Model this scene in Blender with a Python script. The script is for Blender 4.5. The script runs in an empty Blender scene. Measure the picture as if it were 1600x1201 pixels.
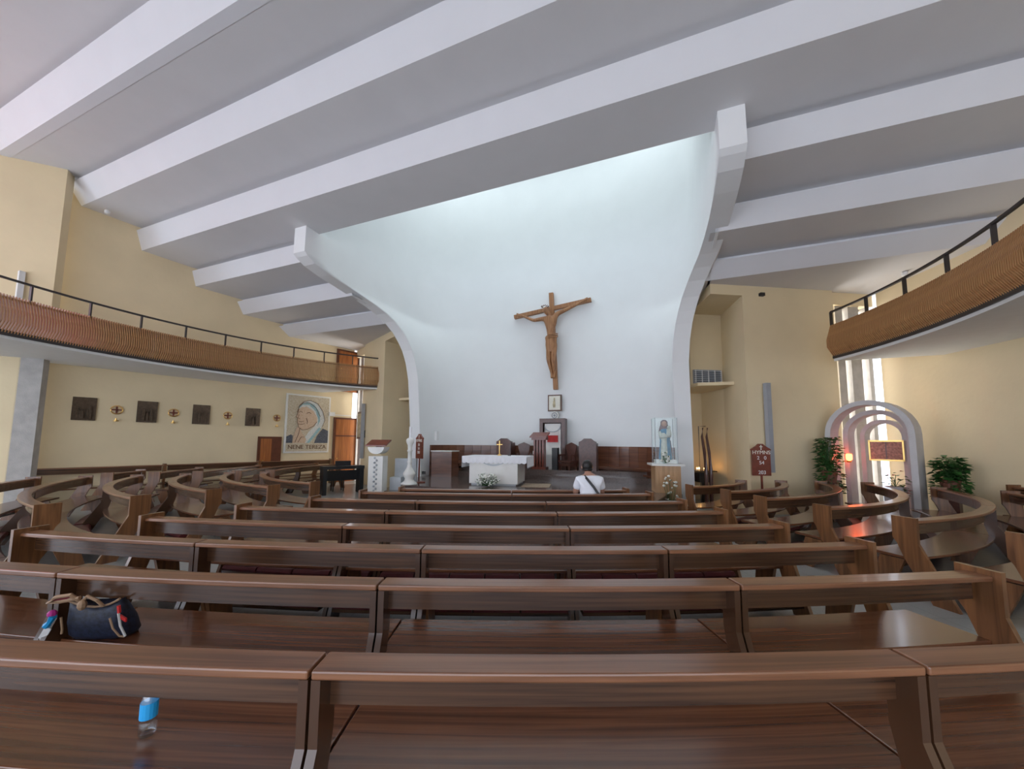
import bpy, bmesh, math, random
from math import sin, cos, pi, radians, atan2, sqrt, hypot
from mathutils import Vector, Matrix
random.seed(7)
S = bpy.context.scene
C = S.collection

# ------------------------------------------------------------------ camera
EYE = 1.75
FPX, PITCH, ROLL, PPY = 587.19, 0.0889, 0.0074, 638.55
cam_d = bpy.data.cameras.new('camera')
cam = bpy.data.objects.new('camera', cam_d); C.objects.link(cam)
cam_d.sensor_fit = 'HORIZONTAL'; cam_d.sensor_width = 36.0
cam_d.lens = 36.0 * FPX / 1600.0
cam_d.shift_y = (PPY - 600.5) / 1600.0
cam_d.clip_start = 0.05; cam_d.clip_end = 300
_r = Vector((1, 0, 0)); _f = Vector((0, cos(PITCH), sin(PITCH))); _u = Vector((0, -sin(PITCH), cos(PITCH)))
_r2 = _r * cos(ROLL) + _u * sin(ROLL); _u2 = _u * cos(ROLL) - _r * sin(ROLL)
M = Matrix((( _r2.x, _u2.x, -_f.x, 0), (_r2.y, _u2.y, -_f.y, 0), (_r2.z, _u2.z, -_f.z, EYE), (0, 0, 0, 1)))
cam.matrix_world = M
S.camera = cam

# ------------------------------------------------------------------ world, exposure
w = bpy.data.worlds.new('sky'); S.world = w; w.use_nodes = True
bg = w.node_tree.nodes['Background']
bg.inputs[0].default_value = (0.80, 0.87, 1.0, 1)
bg.inputs[1].default_value = 2.2
S.view_settings.view_transform = 'Standard'
S.view_settings.look = 'None'
S.view_settings.gamma = 1.0
S.view_settings.use_curve_mapping = False
S.view_settings.exposure = 0.85

# building frame: u across (along the ceiling beams), v along the church axis
A = 0.3741; CA, SA = cos(A), sin(A)
U0 = -3.65; WW, TB = 13.10, 0.296       # side walls: |u-U0| = WW - TB*v
def xy(u, v): return (u * CA + v * SA, -u * SA + v * CA)
def P(u, v, z): return (*xy(u, v), z)
def wl(v): return U0 - (WW - TB * v)
def wr(v): return U0 + (WW - TB * v)
AZ = -A                                   # rotation of building frame about z

# ------------------------------------------------------------------ materials
def new_mat(name):
    m = bpy.data.materials.new(name); m.use_nodes = True
    return m, m.node_tree, m.node_tree.nodes['Principled BSDF']
def plain(name, col, rough=0.6, metal=0.0, var=0.06, scale=6.0, bump=0.0, coat=0.0, spec=0.5):
    m, nt, b = new_mat(name)
    n = nt.nodes.new('ShaderNodeTexNoise'); n.inputs['Scale'].default_value = scale; n.inputs['Detail'].default_value = 4
    tc = nt.nodes.new('ShaderNodeTexCoord'); nt.links.new(tc.outputs['Object'], n.inputs['Vector'])
    r = nt.nodes.new('ShaderNodeValToRGB')
    r.color_ramp.elements[0].position = 0.3; r.color_ramp.elements[1].position = 0.7
    r.color_ramp.elements[0].color = (*[c * (1 - var) for c in col], 1)
    r.color_ramp.elements[1].color = (*[min(1, c * (1 + var)) for c in col], 1)
    nt.links.new(n.outputs['Fac'], r.inputs[0]); nt.links.new(r.outputs[0], b.inputs['Base Color'])
    b.inputs['Roughness'].default_value = rough; b.inputs['Metallic'].default_value = metal
    b.inputs['Specular IOR Level'].default_value = spec
    if coat: b.inputs['Coat Weight'].default_value = coat; b.inputs['Coat Roughness'].default_value = 0.12
    if bump:
        bn = nt.nodes.new('ShaderNodeBump'); bn.inputs['Strength'].default_value = bump; bn.inputs['Distance'].default_value = 0.02
        n2 = nt.nodes.new('ShaderNodeTexNoise'); n2.inputs['Scale'].default_value = scale * 12; nt.links.new(tc.outputs['Object'], n2.inputs['Vector'])
        nt.links.new(n2.outputs['Fac'], bn.inputs['Height']); nt.links.new(bn.outputs[0], b.inputs['Normal'])
    return m
def wood(name, dark, light, rough, coat, use_uv, stretch=(1.2, 22, 22), vertical=False):
    m, nt, b = new_mat(name)
    tc = nt.nodes.new('ShaderNodeTexCoord'); mp = nt.nodes.new('ShaderNodeMapping')
    nt.links.new(tc.outputs['UV' if use_uv else 'Object'], mp.inputs['Vector'])
    mp.inputs['Scale'].default_value = (22, 22, 1.2) if vertical else stretch
    n = nt.nodes.new('ShaderNodeTexNoise'); n.inputs['Scale'].default_value = 1.0; n.inputs['Detail'].default_value = 5
    n.inputs['Distortion'].default_value = 0.6
    nt.links.new(mp.outputs[0], n.inputs['Vector'])
    r = nt.nodes.new('ShaderNodeValToRGB')
    r.color_ramp.elements[0].position = 0.32; r.color_ramp.elements[1].position = 0.68
    r.color_ramp.elements[0].color = (*dark, 1); r.color_ramp.elements[1].color = (*light, 1)
    nt.links.new(n.outputs['Fac'], r.inputs[0]); nt.links.new(r.outputs[0], b.inputs['Base Color'])
    b.inputs['Roughness'].default_value = rough
    b.inputs['Coat Weight'].default_value = coat; b.inputs['Coat Roughness'].default_value = 0.1
    return m
M_ = {}
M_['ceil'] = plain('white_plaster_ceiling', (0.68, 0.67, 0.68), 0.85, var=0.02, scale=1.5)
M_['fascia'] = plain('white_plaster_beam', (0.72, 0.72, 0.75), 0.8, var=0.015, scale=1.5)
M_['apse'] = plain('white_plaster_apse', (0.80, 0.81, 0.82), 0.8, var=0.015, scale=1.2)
M_['yellow'] = plain('yellow_plaster', (0.75, 0.62, 0.405), 0.85, var=0.05, scale=0.8, bump=0.15)
M_['concrete'] = plain('grey_concrete', (0.42, 0.40, 0.38), 0.85, var=0.12, scale=5, bump=0.3)
M_['archplaster'] = plain('grey_white_plaster', (0.55, 0.53, 0.53), 0.85, var=0.05, scale=4, bump=0.2)
M_['soffit'] = plain('balcony_soffit_white', (0.74, 0.74, 0.73), 0.8, var=0.02)
M_['darkmetal'] = plain('dark_brown_metal', (0.030, 0.022, 0.022), 0.45, var=0.1)
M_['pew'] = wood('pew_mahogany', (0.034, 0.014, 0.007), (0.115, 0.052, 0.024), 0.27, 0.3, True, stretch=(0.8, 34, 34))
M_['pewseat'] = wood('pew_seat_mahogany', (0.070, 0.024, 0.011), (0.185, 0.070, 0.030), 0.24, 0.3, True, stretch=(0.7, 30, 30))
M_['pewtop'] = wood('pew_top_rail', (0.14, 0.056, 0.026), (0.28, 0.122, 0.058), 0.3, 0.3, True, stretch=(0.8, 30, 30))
M_['pewend'] = wood('pew_end_panel', (0.105, 0.042, 0.016), (0.24, 0.105, 0.040), 0.32, 0.4, False, vertical=True)
M_['pad'] = plain('dark_red_vinyl', (0.11, 0.022, 0.024), 0.35, var=0.15, scale=9)
M_['slat'] = wood('balcony_slat_wood', (0.36, 0.17, 0.065), (0.60, 0.33, 0.14), 0.4, 0.2, False, vertical=True)
M_['door'] = wood('door_wood', (0.25, 0.075, 0.018), (0.44, 0.15, 0.035), 0.35, 0.3, False, vertical=True)
M_['doorframe'] = plain('door_frame_wood', (0.12, 0.035, 0.015), 0.4, var=0.15)
M_['dado'] = wood('dado_wood', (0.085, 0.028, 0.014), (0.18, 0.065, 0.03), 0.35, 0.3, False, stretch=(1.0, 1.0, 14))
M_['darkwood'] = plain('dark_carved_wood', (0.085, 0.03, 0.02), 0.4, var=0.2, scale=14, coat=0.3)
M_['redwood'] = plain('red_brown_wood', (0.17, 0.035, 0.02), 0.35, var=0.2, scale=12, coat=0.3)
M_['lightwood'] = wood('light_oak', (0.36, 0.20, 0.09), (0.52, 0.31, 0.15), 0.45, 0.2, False, vertical=True)
M_['marble'] = plain('white_marble', (0.74, 0.73, 0.70), 0.35, var=0.06, scale=3)
M_['greymarble'] = plain('blue_grey_marble', (0.46, 0.49, 0.52), 0.35, var=0.12, scale=3)
M_['platform'] = plain('brown_polished_granite', (0.115, 0.085, 0.075), 0.14, var=0.25, scale=25)
M_['cloth'] = plain('white_linen', (0.82, 0.82, 0.86), 0.9, var=0.03)
M_['gold'] = plain('gilded_metal', (0.75, 0.48, 0.16), 0.3, metal=0.9, var=0.1)
M_['bronze'] = plain('bronze_relief', (0.13, 0.09, 0.06), 0.45, metal=0.5, var=0.3, scale=14, bump=0.8)
M_['black'] = plain('black_plastic', (0.012, 0.012, 0.014), 0.4, var=0.1)
M_['greymetal'] = plain('grey_painted_metal', (0.33, 0.35, 0.38), 0.5, var=0.05)
M_['whiteplastic'] = plain('white_plastic', (0.75, 0.75, 0.75), 0.4, var=0.03)
M_['cruc'] = wood('crucifix_wood', (0.23, 0.095, 0.035), (0.42, 0.20, 0.085), 0.5, 0.1, False, vertical=True)
M_['skin'] = plain('skin', (0.42, 0.22, 0.15), 0.5, var=0.06)
M_['shirt'] = plain('white_cotton', (0.80, 0.82, 0.88), 0.9, var=0.03, scale=10)
M_['hair'] = plain('black_hair', (0.012, 0.009, 0.008), 0.5, var=0.3, scale=40)
M_['trousers'] = plain('dark_denim', (0.02, 0.025, 0.04), 0.8)
M_['leaf'] = plain('green_leaf', (0.035, 0.115, 0.025), 0.45, var=0.4, scale=9)
M_['petalw'] = plain('white_petal', (0.80, 0.80, 0.74), 0.7, var=0.1)
M_['petalr'] = plain('red_petal', (0.55, 0.03, 0.03), 0.6, var=0.25)
M_['terracotta'] = plain('brown_pot', (0.16, 0.06, 0.035), 0.6)
M_['blue'] = plain('statue_blue', (0.03, 0.20, 0.36), 0.45, var=0.25, scale=12)
M_['statuepale'] = plain('statue_pale_robe', (0.50, 0.52, 0.46), 0.5, var=0.15, scale=12)
M_['statuedark'] = plain('statue_brown', (0.12, 0.05, 0.05), 0.5, var=0.2)
M_['bookblue'] = plain('blue_cover', (0.02, 0.06, 0.22), 0.4)
M_['paper'] = plain('paper', (0.78, 0.75, 0.66), 0.8)
M_['bag'] = plain('dark_blue_monogram_canvas', (0.012, 0.017, 0.038), 0.5, var=0.7, scale=45)
M_['tan'] = plain('tan_leather', (0.40, 0.26, 0.16), 0.55)
M_['maroon'] = plain('maroon_lining', (0.22, 0.02, 0.045), 0.6)
M_['cyan'] = plain('bright_blue_tag', (0.02, 0.35, 0.75), 0.4)
M_['pink'] = plain('magenta_tag', (0.55, 0.03, 0.30), 0.5)
M_['rednylon'] = plain('red_tassel', (0.65, 0.03, 0.03), 0.5)
M_['frame'] = plain('picture_frame_wood', (0.12, 0.06, 0.035), 0.4)
M_['picture'] = plain('faded_icon_print', (0.52, 0.44, 0.28), 0.6, var=0.35, scale=6)
M_['goldpanel'] = plain('tabernacle_relief', (0.58, 0.43, 0.36), 0.35, metal=0.3, var=0.35, scale=22, bump=0.8)
M_['rug'] = plain('beige_rug', (0.36, 0.27, 0.19), 0.9, var=0.2, scale=15)
def emis(name, col, s):
    m, nt, b = new_mat(name)
    b.inputs['Emission Color'].default_value = (*col, 1); b.inputs['Emission Strength'].default_value = s
    b.inputs['Base Color'].default_value = (*col, 1); return m
M_['flame'] = emis('candle_flame', (1.0, 0.55, 0.2), 25)
M_['redlamp'] = emis('red_sanctuary_lamp', (1.0, 0.12, 0.03), 9)
def glassmat(name, col, rough=0.0, refl=0.06):
    m, nt, b = new_mat(name)
    for n in list(nt.nodes):
        if n.type != 'OUTPUT_MATERIAL': nt.nodes.remove(n)
    o = [n for n in nt.nodes if n.type == 'OUTPUT_MATERIAL'][0]
    t = nt.nodes.new('ShaderNodeBsdfTransparent'); t.inputs[0].default_value = (*col, 1)
    g = nt.nodes.new('ShaderNodeBsdfGlossy'); g.inputs['Roughness'].default_value = rough
    mx = nt.nodes.new('ShaderNodeMixShader'); mx.inputs[0].default_value = refl
    nt.links.new(t.outputs[0], mx.inputs[1]); nt.links.new(g.outputs[0], mx.inputs[2])
    nt.links.new(mx.outputs[0], o.inputs[0]); return m
M_['glass'] = glassmat('clear_glass', (0.96, 0.98, 0.975), refl=0.02)
M_['petplastic'] = glassmat('clear_plastic', (0.85, 0.90, 0.93), 0.08, 0.16)
M_['skyglass'] = glassmat('skylight_glass', (0.97, 1.0, 0.95))
M_['winglass'] = glassmat('window_glass', (0.92, 0.94, 0.98))
M_['pinkglass'] = glassmat('pink_tint_glass', (1.0, 0.40, 0.48))  # colours the sky light passing through the added side pane
# floor: pale terrazzo tiles with thin joints
def floor_mat():
    m, nt, b = new_mat('pale_terrazzo_tiles')
    tc = nt.nodes.new('ShaderNodeTexCoord'); br = nt.nodes.new('ShaderNodeTexBrick')
    br.offset = 0.0; br.inputs['Scale'].default_value = 2.5
    br.inputs['Mortar Size'].default_value = 0.008; br.inputs['Brick Width'].default_value = 1.0; br.inputs['Row Height'].default_value = 1.0
    br.inputs['Color1'].default_value = (0.40, 0.41, 0.40, 1); br.inputs['Color2'].default_value = (0.36, 0.37, 0.36, 1); br.inputs['Mortar'].default_value = (0.20, 0.20, 0.19, 1)
    nt.links.new(tc.outputs['Object'], br.inputs['Vector'])
    n = nt.nodes.new('ShaderNodeTexNoise'); n.inputs['Scale'].default_value = 60; nt.links.new(tc.outputs['Object'], n.inputs['Vector'])
    mx = nt.nodes.new('ShaderNodeMixRGB'); mx.blend_type = 'MULTIPLY'; mx.inputs[0].default_value = 0.35
    nt.links.new(br.outputs['Color'], mx.inputs[1]); nt.links.new(n.outputs['Fac'], mx.inputs[2]); nt.links.new(mx.outputs[0], b.inputs['Base Color'])
    b.inputs['Roughness'].default_value = 0.28
    return m
M_['floor'] = floor_mat()

# ------------------------------------------------------------------ helpers
def tag(o, label=None, cat=None, group=None, kind=None):
    if label: o['label'] = label
    if cat: o['category'] = cat
    if group: o['group'] = group
    if kind: o['kind'] = kind
    return o
def thing(name, loc, label, cat, group=None):
    o = bpy.data.objects.new(name, None); C.objects.link(o); o.location = loc
    o.empty_display_size = 0.2
    return tag(o, label, cat, group)
def wloc(o):
    v = Vector((0, 0, 0))
    while o: v += Vector(o.location); o = o.parent
    return v
def mesh(name, verts, faces, mat, parent=None, uvs=None, smooth=False):
    """verts in world coordinates; stored relative to the parent's origin"""
    off = wloc(parent) if parent else Vector((0, 0, 0))
    me = bpy.data.meshes.new(name)
    me.from_pydata([tuple(Vector(v) - off) for v in verts], [], faces)
    if uvs:
        l = me.uv_layers.new(name='UVMap')
        k = 0
        for f, fu in zip(me.polygons, uvs):
            for li, q in zip(f.loop_indices, fu): l.data[li].uv = q
    me.update()
    bm = bmesh.new(); bm.from_mesh(me); bmesh.ops.recalc_face_normals(bm, faces=bm.faces); bm.to_mesh(me); bm.free()
    if mat is not None: me.materials.append(M_[mat] if isinstance(mat, str) else mat)
    if smooth:
        for p in me.polygons: p.use_smooth = True
    o = bpy.data.objects.new(name, me); C.objects.link(o)
    if parent: o.parent = parent
    return o
class MB:
    def __init__(s): s.v = []; s.f = []
    def add(s, v, f):
        n = len(s.v); s.v += [tuple(p) for p in v]; s.f += [tuple(i + n for i in q) for q in f]
    def box(s, c, size, rz=0.0, basis=None):
        hx, hy, hz = size[0] / 2, size[1] / 2, size[2] / 2
        ex, ey = ((cos(rz), sin(rz)), (-sin(rz), cos(rz)))
        v = []
        for dz in (-hz, hz):
            for dx, dy in ((-hx, -hy), (hx, -hy), (hx, hy), (-hx, hy)):
                v.append((c[0] + ex[0] * dx + ey[0] * dy, c[1] + ex[1] * dx + ey[1] * dy, c[2] + dz))
        s.add(v, [(0, 3, 2, 1), (4, 5, 6, 7), (0, 1, 5, 4), (1, 2, 6, 5), (2, 3, 7, 6), (3, 0, 4, 7)])
    def prism(s, poly, d):
        """poly: list of 3d points (planar), d: extrusion vector"""
        n = len(poly); d = Vector(d)
        s.add([tuple(p) for p in poly] + [tuple(Vector(p) + d) for p in poly],
              [tuple(range(n)), tuple(reversed(range(n, 2 * n)))] + [(i, (i + 1) % n, n + (i + 1) % n, n + i) for i in range(n)])
    def tube(s, pts, r, n=8, cap=True):
        rs = r if isinstance(r, (list, tuple)) else [r] * len(pts)
        pts = [Vector(p) for p in pts]; rings = []
        for i, p in enumerate(pts):
            t = (pts[min(i + 1, len(pts) - 1)] - pts[max(i - 1, 0)]).normalized()
            a = t.cross(Vector((0, 0, 1)))
            if a.length < 1e-3: a = t.cross(Vector((1, 0, 0)))
            a.normalize(); b = t.cross(a)
            rings.append([p + (a * cos(2 * pi * k / n) + b * sin(2 * pi * k / n)) * rs[i] for k in range(n)])
        v = [q for ring in rings for q in ring]; f = []
        for i in range(len(pts) - 1):
            for k in range(n): f.append((i * n + k, i * n + (k + 1) % n, (i + 1) * n + (k + 1) % n, (i + 1) * n + k))
        if cap: f += [tuple(range(n)), tuple(range((len(pts) - 1) * n, len(pts) * n))]
        s.add(v, f)
    def lathe(s, c, prof, n=20, sx=1.0, sy=1.0):
        v = []; f = []
        for r, z in prof:
            for k in range(n): v.append((c[0] + r * sx * cos(2 * pi * k / n), c[1] + r * sy * sin(2 * pi * k / n), c[2] + z))
        for i in range(len(prof) - 1):
            for k in range(n): f.append((i * n + k, i * n + (k + 1) % n, (i + 1) * n + (k + 1) % n, (i + 1) * n + k))
        f += [tuple(range(n)), tuple(range((len(prof) - 1) * n, len(prof) * n))]
        s.add(v, f)
    def ball(s, c, r, n=8, sz=1.0):
        m = n // 2 + 1
        prof = [(max(1e-4, sin(pi * i / m)) * r, -cos(pi * i / m) * r * sz) for i in range(m + 1)]
        s.lathe(c, prof, n)
    def build(s, name, mat, parent=None, smooth=False): return mesh(name, s.v, s.f, mat, parent, smooth=smooth)
def boxo(name, c, size, mat, parent=None, rz=0.0):
    m = MB(); m.box(c, size, rz); return m.build(name, mat, parent)
def bevel(o, wd=0.01, seg=2):
    b = o.modifiers.new('bevel', 'BEVEL'); b.width = wd; b.segments = seg; b.limit_method = 'ANGLE'; return o
def struct(o): o['kind'] = 'structure'; return o

# ------------------------------------------------------------------ floor
struct(mesh('floor', [P(-24, -9, 0), P(16, -9, 0), P(16, 17, 0), P(-24, 17, 0)], [(0, 1, 2, 3)], 'floor'))

# ------------------------------------------------------------------ ceiling: stepped bands, beams at v = const
BE = [(1.85, 2.10, 10.42, 9.74), (3.27, 3.52, 9.64, 8.97), (4.72, 4.99, 8.93, 8.41), (6.09, 6.24, 8.22, 7.63),
      (7.43, 7.55, 7.44, 6.94), (8.70, 8.90, 6.78, 6.35), (10.05, 10.43, 6.22, 5.89)]
UL, UR = -19.0, 13.0
AU0 = -3.85                                   # apse axis
CHL, CHR = AU0 - 5.3, AU0 + 5.3               # where the bands behind the apse front stop
def strip(m, u0, u1, a, b):
    m.add([P(u0, *a), P(u1, *a), P(u1, *b), P(u0, *b)], [(0, 1, 2, 3)])
cm = MB()
strip(cm, UL, UR, (-7.0, 10.50), (1.85 + .16, 10.50))
prevs = []
for k, (vt, vb, zt, zb) in enumerate(BE):
    spans = [(UL, UR)] if k < 4 else [(UL, CHL), (CHR, UR)]
    nxt = BE[k + 1] if k + 1 < len(BE) else None
    end = (nxt[0] + .16, nxt[2] + .11) if nxt else (15.5, 5.89)
    en = {4: 5.20, 5: 5.0, 6: 4.78}.get(k, 5.3)
    sp2 = [(UL, UR)] if k < 3 else [(UL, AU0 - en), (AU0 + en, UR)]
    if k == 3:   # this band runs over the apse mouth, then stops at the light well
        strip(cm, UL, UR, (vb, zb), (7.42, 7.55))
        for a, b in sp2: strip(cm, a, b, (7.42, 7.55), (7.60, 7.55))
    else:
        for a, b in sp2: strip(cm, a, b, (vb, zb), end)
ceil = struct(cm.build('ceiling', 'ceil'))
# plaster returns closing the cut ends of the bands beside the apse
prof_e = [(7.55, 6.94), (8.70, 6.78), (8.90, 6.35), (10.05, 6.22), (10.43, 5.89), (11.6, 5.89)]
for sg in (-1, 1):
    m = MB(); uu = AU0 + sg * 5.1
    m.prism([P(uu, v_, z_) for v_, z_ in prof_e] + [P(uu, 11.6, 7.2), P(uu, 7.55, 7.2)], Vector(P(sg * .06, 0, 0)))
    m.build('ceiling_return', 'apse', ceil)
for k, (vt, vb, zt, zb) in enumerate(BE):
    en = {4: 5.30, 5: 5.10, 6: 4.90}.get(k, 5.3)
    spans = [(UL, UR)] if k < 4 else [(UL, AU0 - en), (AU0 + en, UR)]
    for a, b in spans:
        m = MB(); zt2 = zt
        # recessed strip, ledge, sloping face and underside return
        prof = [(vt + .15, zt + .115), (vt + .15, zt), (vt, zt), (vb, zb), (vb + .2, zb + .003), (vb + .2, zt + .115)]
        n = len(prof)
        m.add([P(a, *q) for q in prof] + [P(b, *q) for q in prof],
              [tuple(range(n)), tuple(reversed(range(n, 2 * n)))] + [(i, (i + 1) % n, n + (i + 1) % n, n + i) for i in range(n)])
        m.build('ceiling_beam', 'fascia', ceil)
# light well over the apse: front upstand behind the last full band
lw = struct(boxo('wall_lightwell', P(AU0, 7.39, 10.73), (10.1, 0.06, 6.34), 'apse', rz=AZ))
boxo('lightwell_roof', P(AU0, 8.6, 13.9), (10.9, 2.3, 0.12), 'apse', lw, AZ)
boxo('lightwell_roof_rear', P(AU0, 14.3, 13.9), (10.9, 2.4, 0.12), 'apse', lw, AZ)
boxo('skylight_glass', P(AU0, 11.4, 13.88), (10.6, 3.4, 0.03), 'skyglass', lw, AZ)

# ------------------------------------------------------------------ apse (white concave wall with flaring front edges)
EDGE = [(0.0, 11.75, 4.31), (1.5, 11.6, 4.29), (3.0, 11.4, 4.25), (4.0, 11.25, 4.23), (4.6, 11.12, 4.27), (5.0, 10.99, 4.33), (5.3, 10.84, 4.40), (5.6, 10.64, 4.49),
        (5.9, 10.35, 4.62), (6.1, 10.04, 4.73), (6.25, 9.66, 4.83), (6.38, 9.12, 4.90), (6.48, 8.5, 4.94), (6.56, 7.85, 4.95), (6.66, 7.35, 4.95), (6.78, 7.1, 4.95), (6.86, 7.0, 4.95),
        (7.58, 7.0, 4.94), (7.59, 7.42, 4.94), (8.5, 7.42, 4.94), (11.0, 7.42, 4.94), (13.9, 7.42, 4.94)]
DV = -0.65                                    # depth of the sanctuary furnishings relative to first layout
VB = 14.25
NT = 48
inner = []
for (z, ve, hw) in EDGE:
    row = []
    NS = 8; VS = 11.8                      # straight cheeks forward of VS, curved apse behind
    for i in range(NS): row.append((AU0 - hw, ve + (VS - ve) * i / NS, z))
    for i in range(NT - 2 * NS + 1):
        th = (-1 + 2 * i / (NT - 2 * NS)) * pi / 2; e = 2 / 2.4
        row.append((AU0 + math.copysign(abs(sin(th)) ** e, th) * hw, abs(cos(th)) ** e * (VB - VS) + VS, z))
    for i in range(NS): row.append((AU0 + hw, VS + (ve - VS) * (i + 1) / NS, z))
    inner.append(row)
TH = 0.42
am = MB(); V = []; Fc = []
n = NT + 1
for row in inner: V += [P(*q) for q in row]
nr = len(inner)
for r in range(nr - 1):
    for i in range(NT): Fc.append((r * n + i, r * n + i + 1, (r + 1) * n + i + 1, (r + 1) * n + i))
base = len(V)
# outer skin of the two cheeks and the front edge faces
for side in (0, NT):
    sg = -1 if side == 0 else 1
    b0 = len(V)
    for r, row in enumerate(inner):
        u, v, z = row[side]; V.append(P(u + sg * TH, v, z)); V.append(P(u + sg * TH, 14.4, z))
    for r in range(nr - 1):
        Fc.append((r * n + side, (r + 1) * n + side, b0 + 2 * (r + 1), b0 + 2 * r))
        Fc.append((b0 + 2 * r, b0 + 2 * (r + 1), b0 + 2 * (r + 1) + 1, b0 + 2 * r + 1))
am.add(V, Fc)
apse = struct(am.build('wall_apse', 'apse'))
for p in apse.data.polygons: p.use_smooth = False
for p in list(apse.data.polygons)[: (nr - 1) * NT]: p.use_smooth = True

# ------------------------------------------------------------------ side walls
def wallbox(name, pts, z0, z1, mat, th=0.3, parent=None):
    """pts: two (u,v) points; thickness goes to the left of the direction"""
    (u0, v0), (u1, v1) = pts; d = Vector((u1 - u0, v1 - v0)).normalized(); nrm = Vector((-d.y, d.x)) * th
    m = MB()
    m.prism([P(u0, v0, z0), P(u1, v1, z0), P(u1 + nrm.x, v1 + nrm.y, z0), P(u0 + nrm.x, v0 + nrm.y, z0)], (0, 0, z1 - z0))
    return m.build(name, mat, parent)
CRN_R = (5.60, 12.90); CRN_L = (2 * U0 - 5.60, 13.1)
struct(wallbox('wall_left', [(wl(4.6), 4.6), CRN_L], 0, 10.5, 'yellow'))
struct(wallbox('wall_right', [CRN_R, (wr(-7), -7)], 0, 10.5, 'yellow'))
# left rear wall: steps into the nave beyond the concrete pier
JL = (-14.75, 4.50); jd = Vector((0.645, 0.764))
JB = (JL[0] - jd.x * 7.5, JL[1] - jd.y * 7.5)
wj = struct(wallbox('wall_left_rear', [JB, JL], 3.95, 4.6, 'yellow', th=0.35))
wallbox('wall_upper', [JB, JL], 9.2, 10.5, 'yellow', 0.35, wj)
JM = (JL[0] - jd.x * 3.4, JL[1] - jd.y * 3.4)
wallbox('wall_panel', [JM, JL], 4.6, 9.2, 'yellow', 0.35, wj)
struct(wallbox('wall_left_rear_lower', [(JL[0] - jd.x * 7.5, JL[1] - jd.y * 7.5), (JL[0] - jd.x * 0.42, JL[1] - jd.y * 0.42)], 0, 3.95, 'yellow', th=0.3))
struct(wallbox('trim_pier', [(JL[0] - jd.x * 0.44, JL[1] - jd.y * 0.44), (JL[0] - jd.x * .02, JL[1] - jd.y * .02)], 0, 3.82, 'concrete', th=0.25))
sg_ = struct(wallbox('added_window', [JB, JM], 4.6, 9.2, 'pinkglass', th=0.03))  # unseen pane, added to tint the light on the left ceiling pink
# unseen rear wall, left open below to shape sky light from behind the camera
struct(boxo('wall_rear', P(-3, -7.2, 8.0), (34, 0.3, 5.4), 'yellow', rz=AZ))

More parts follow.
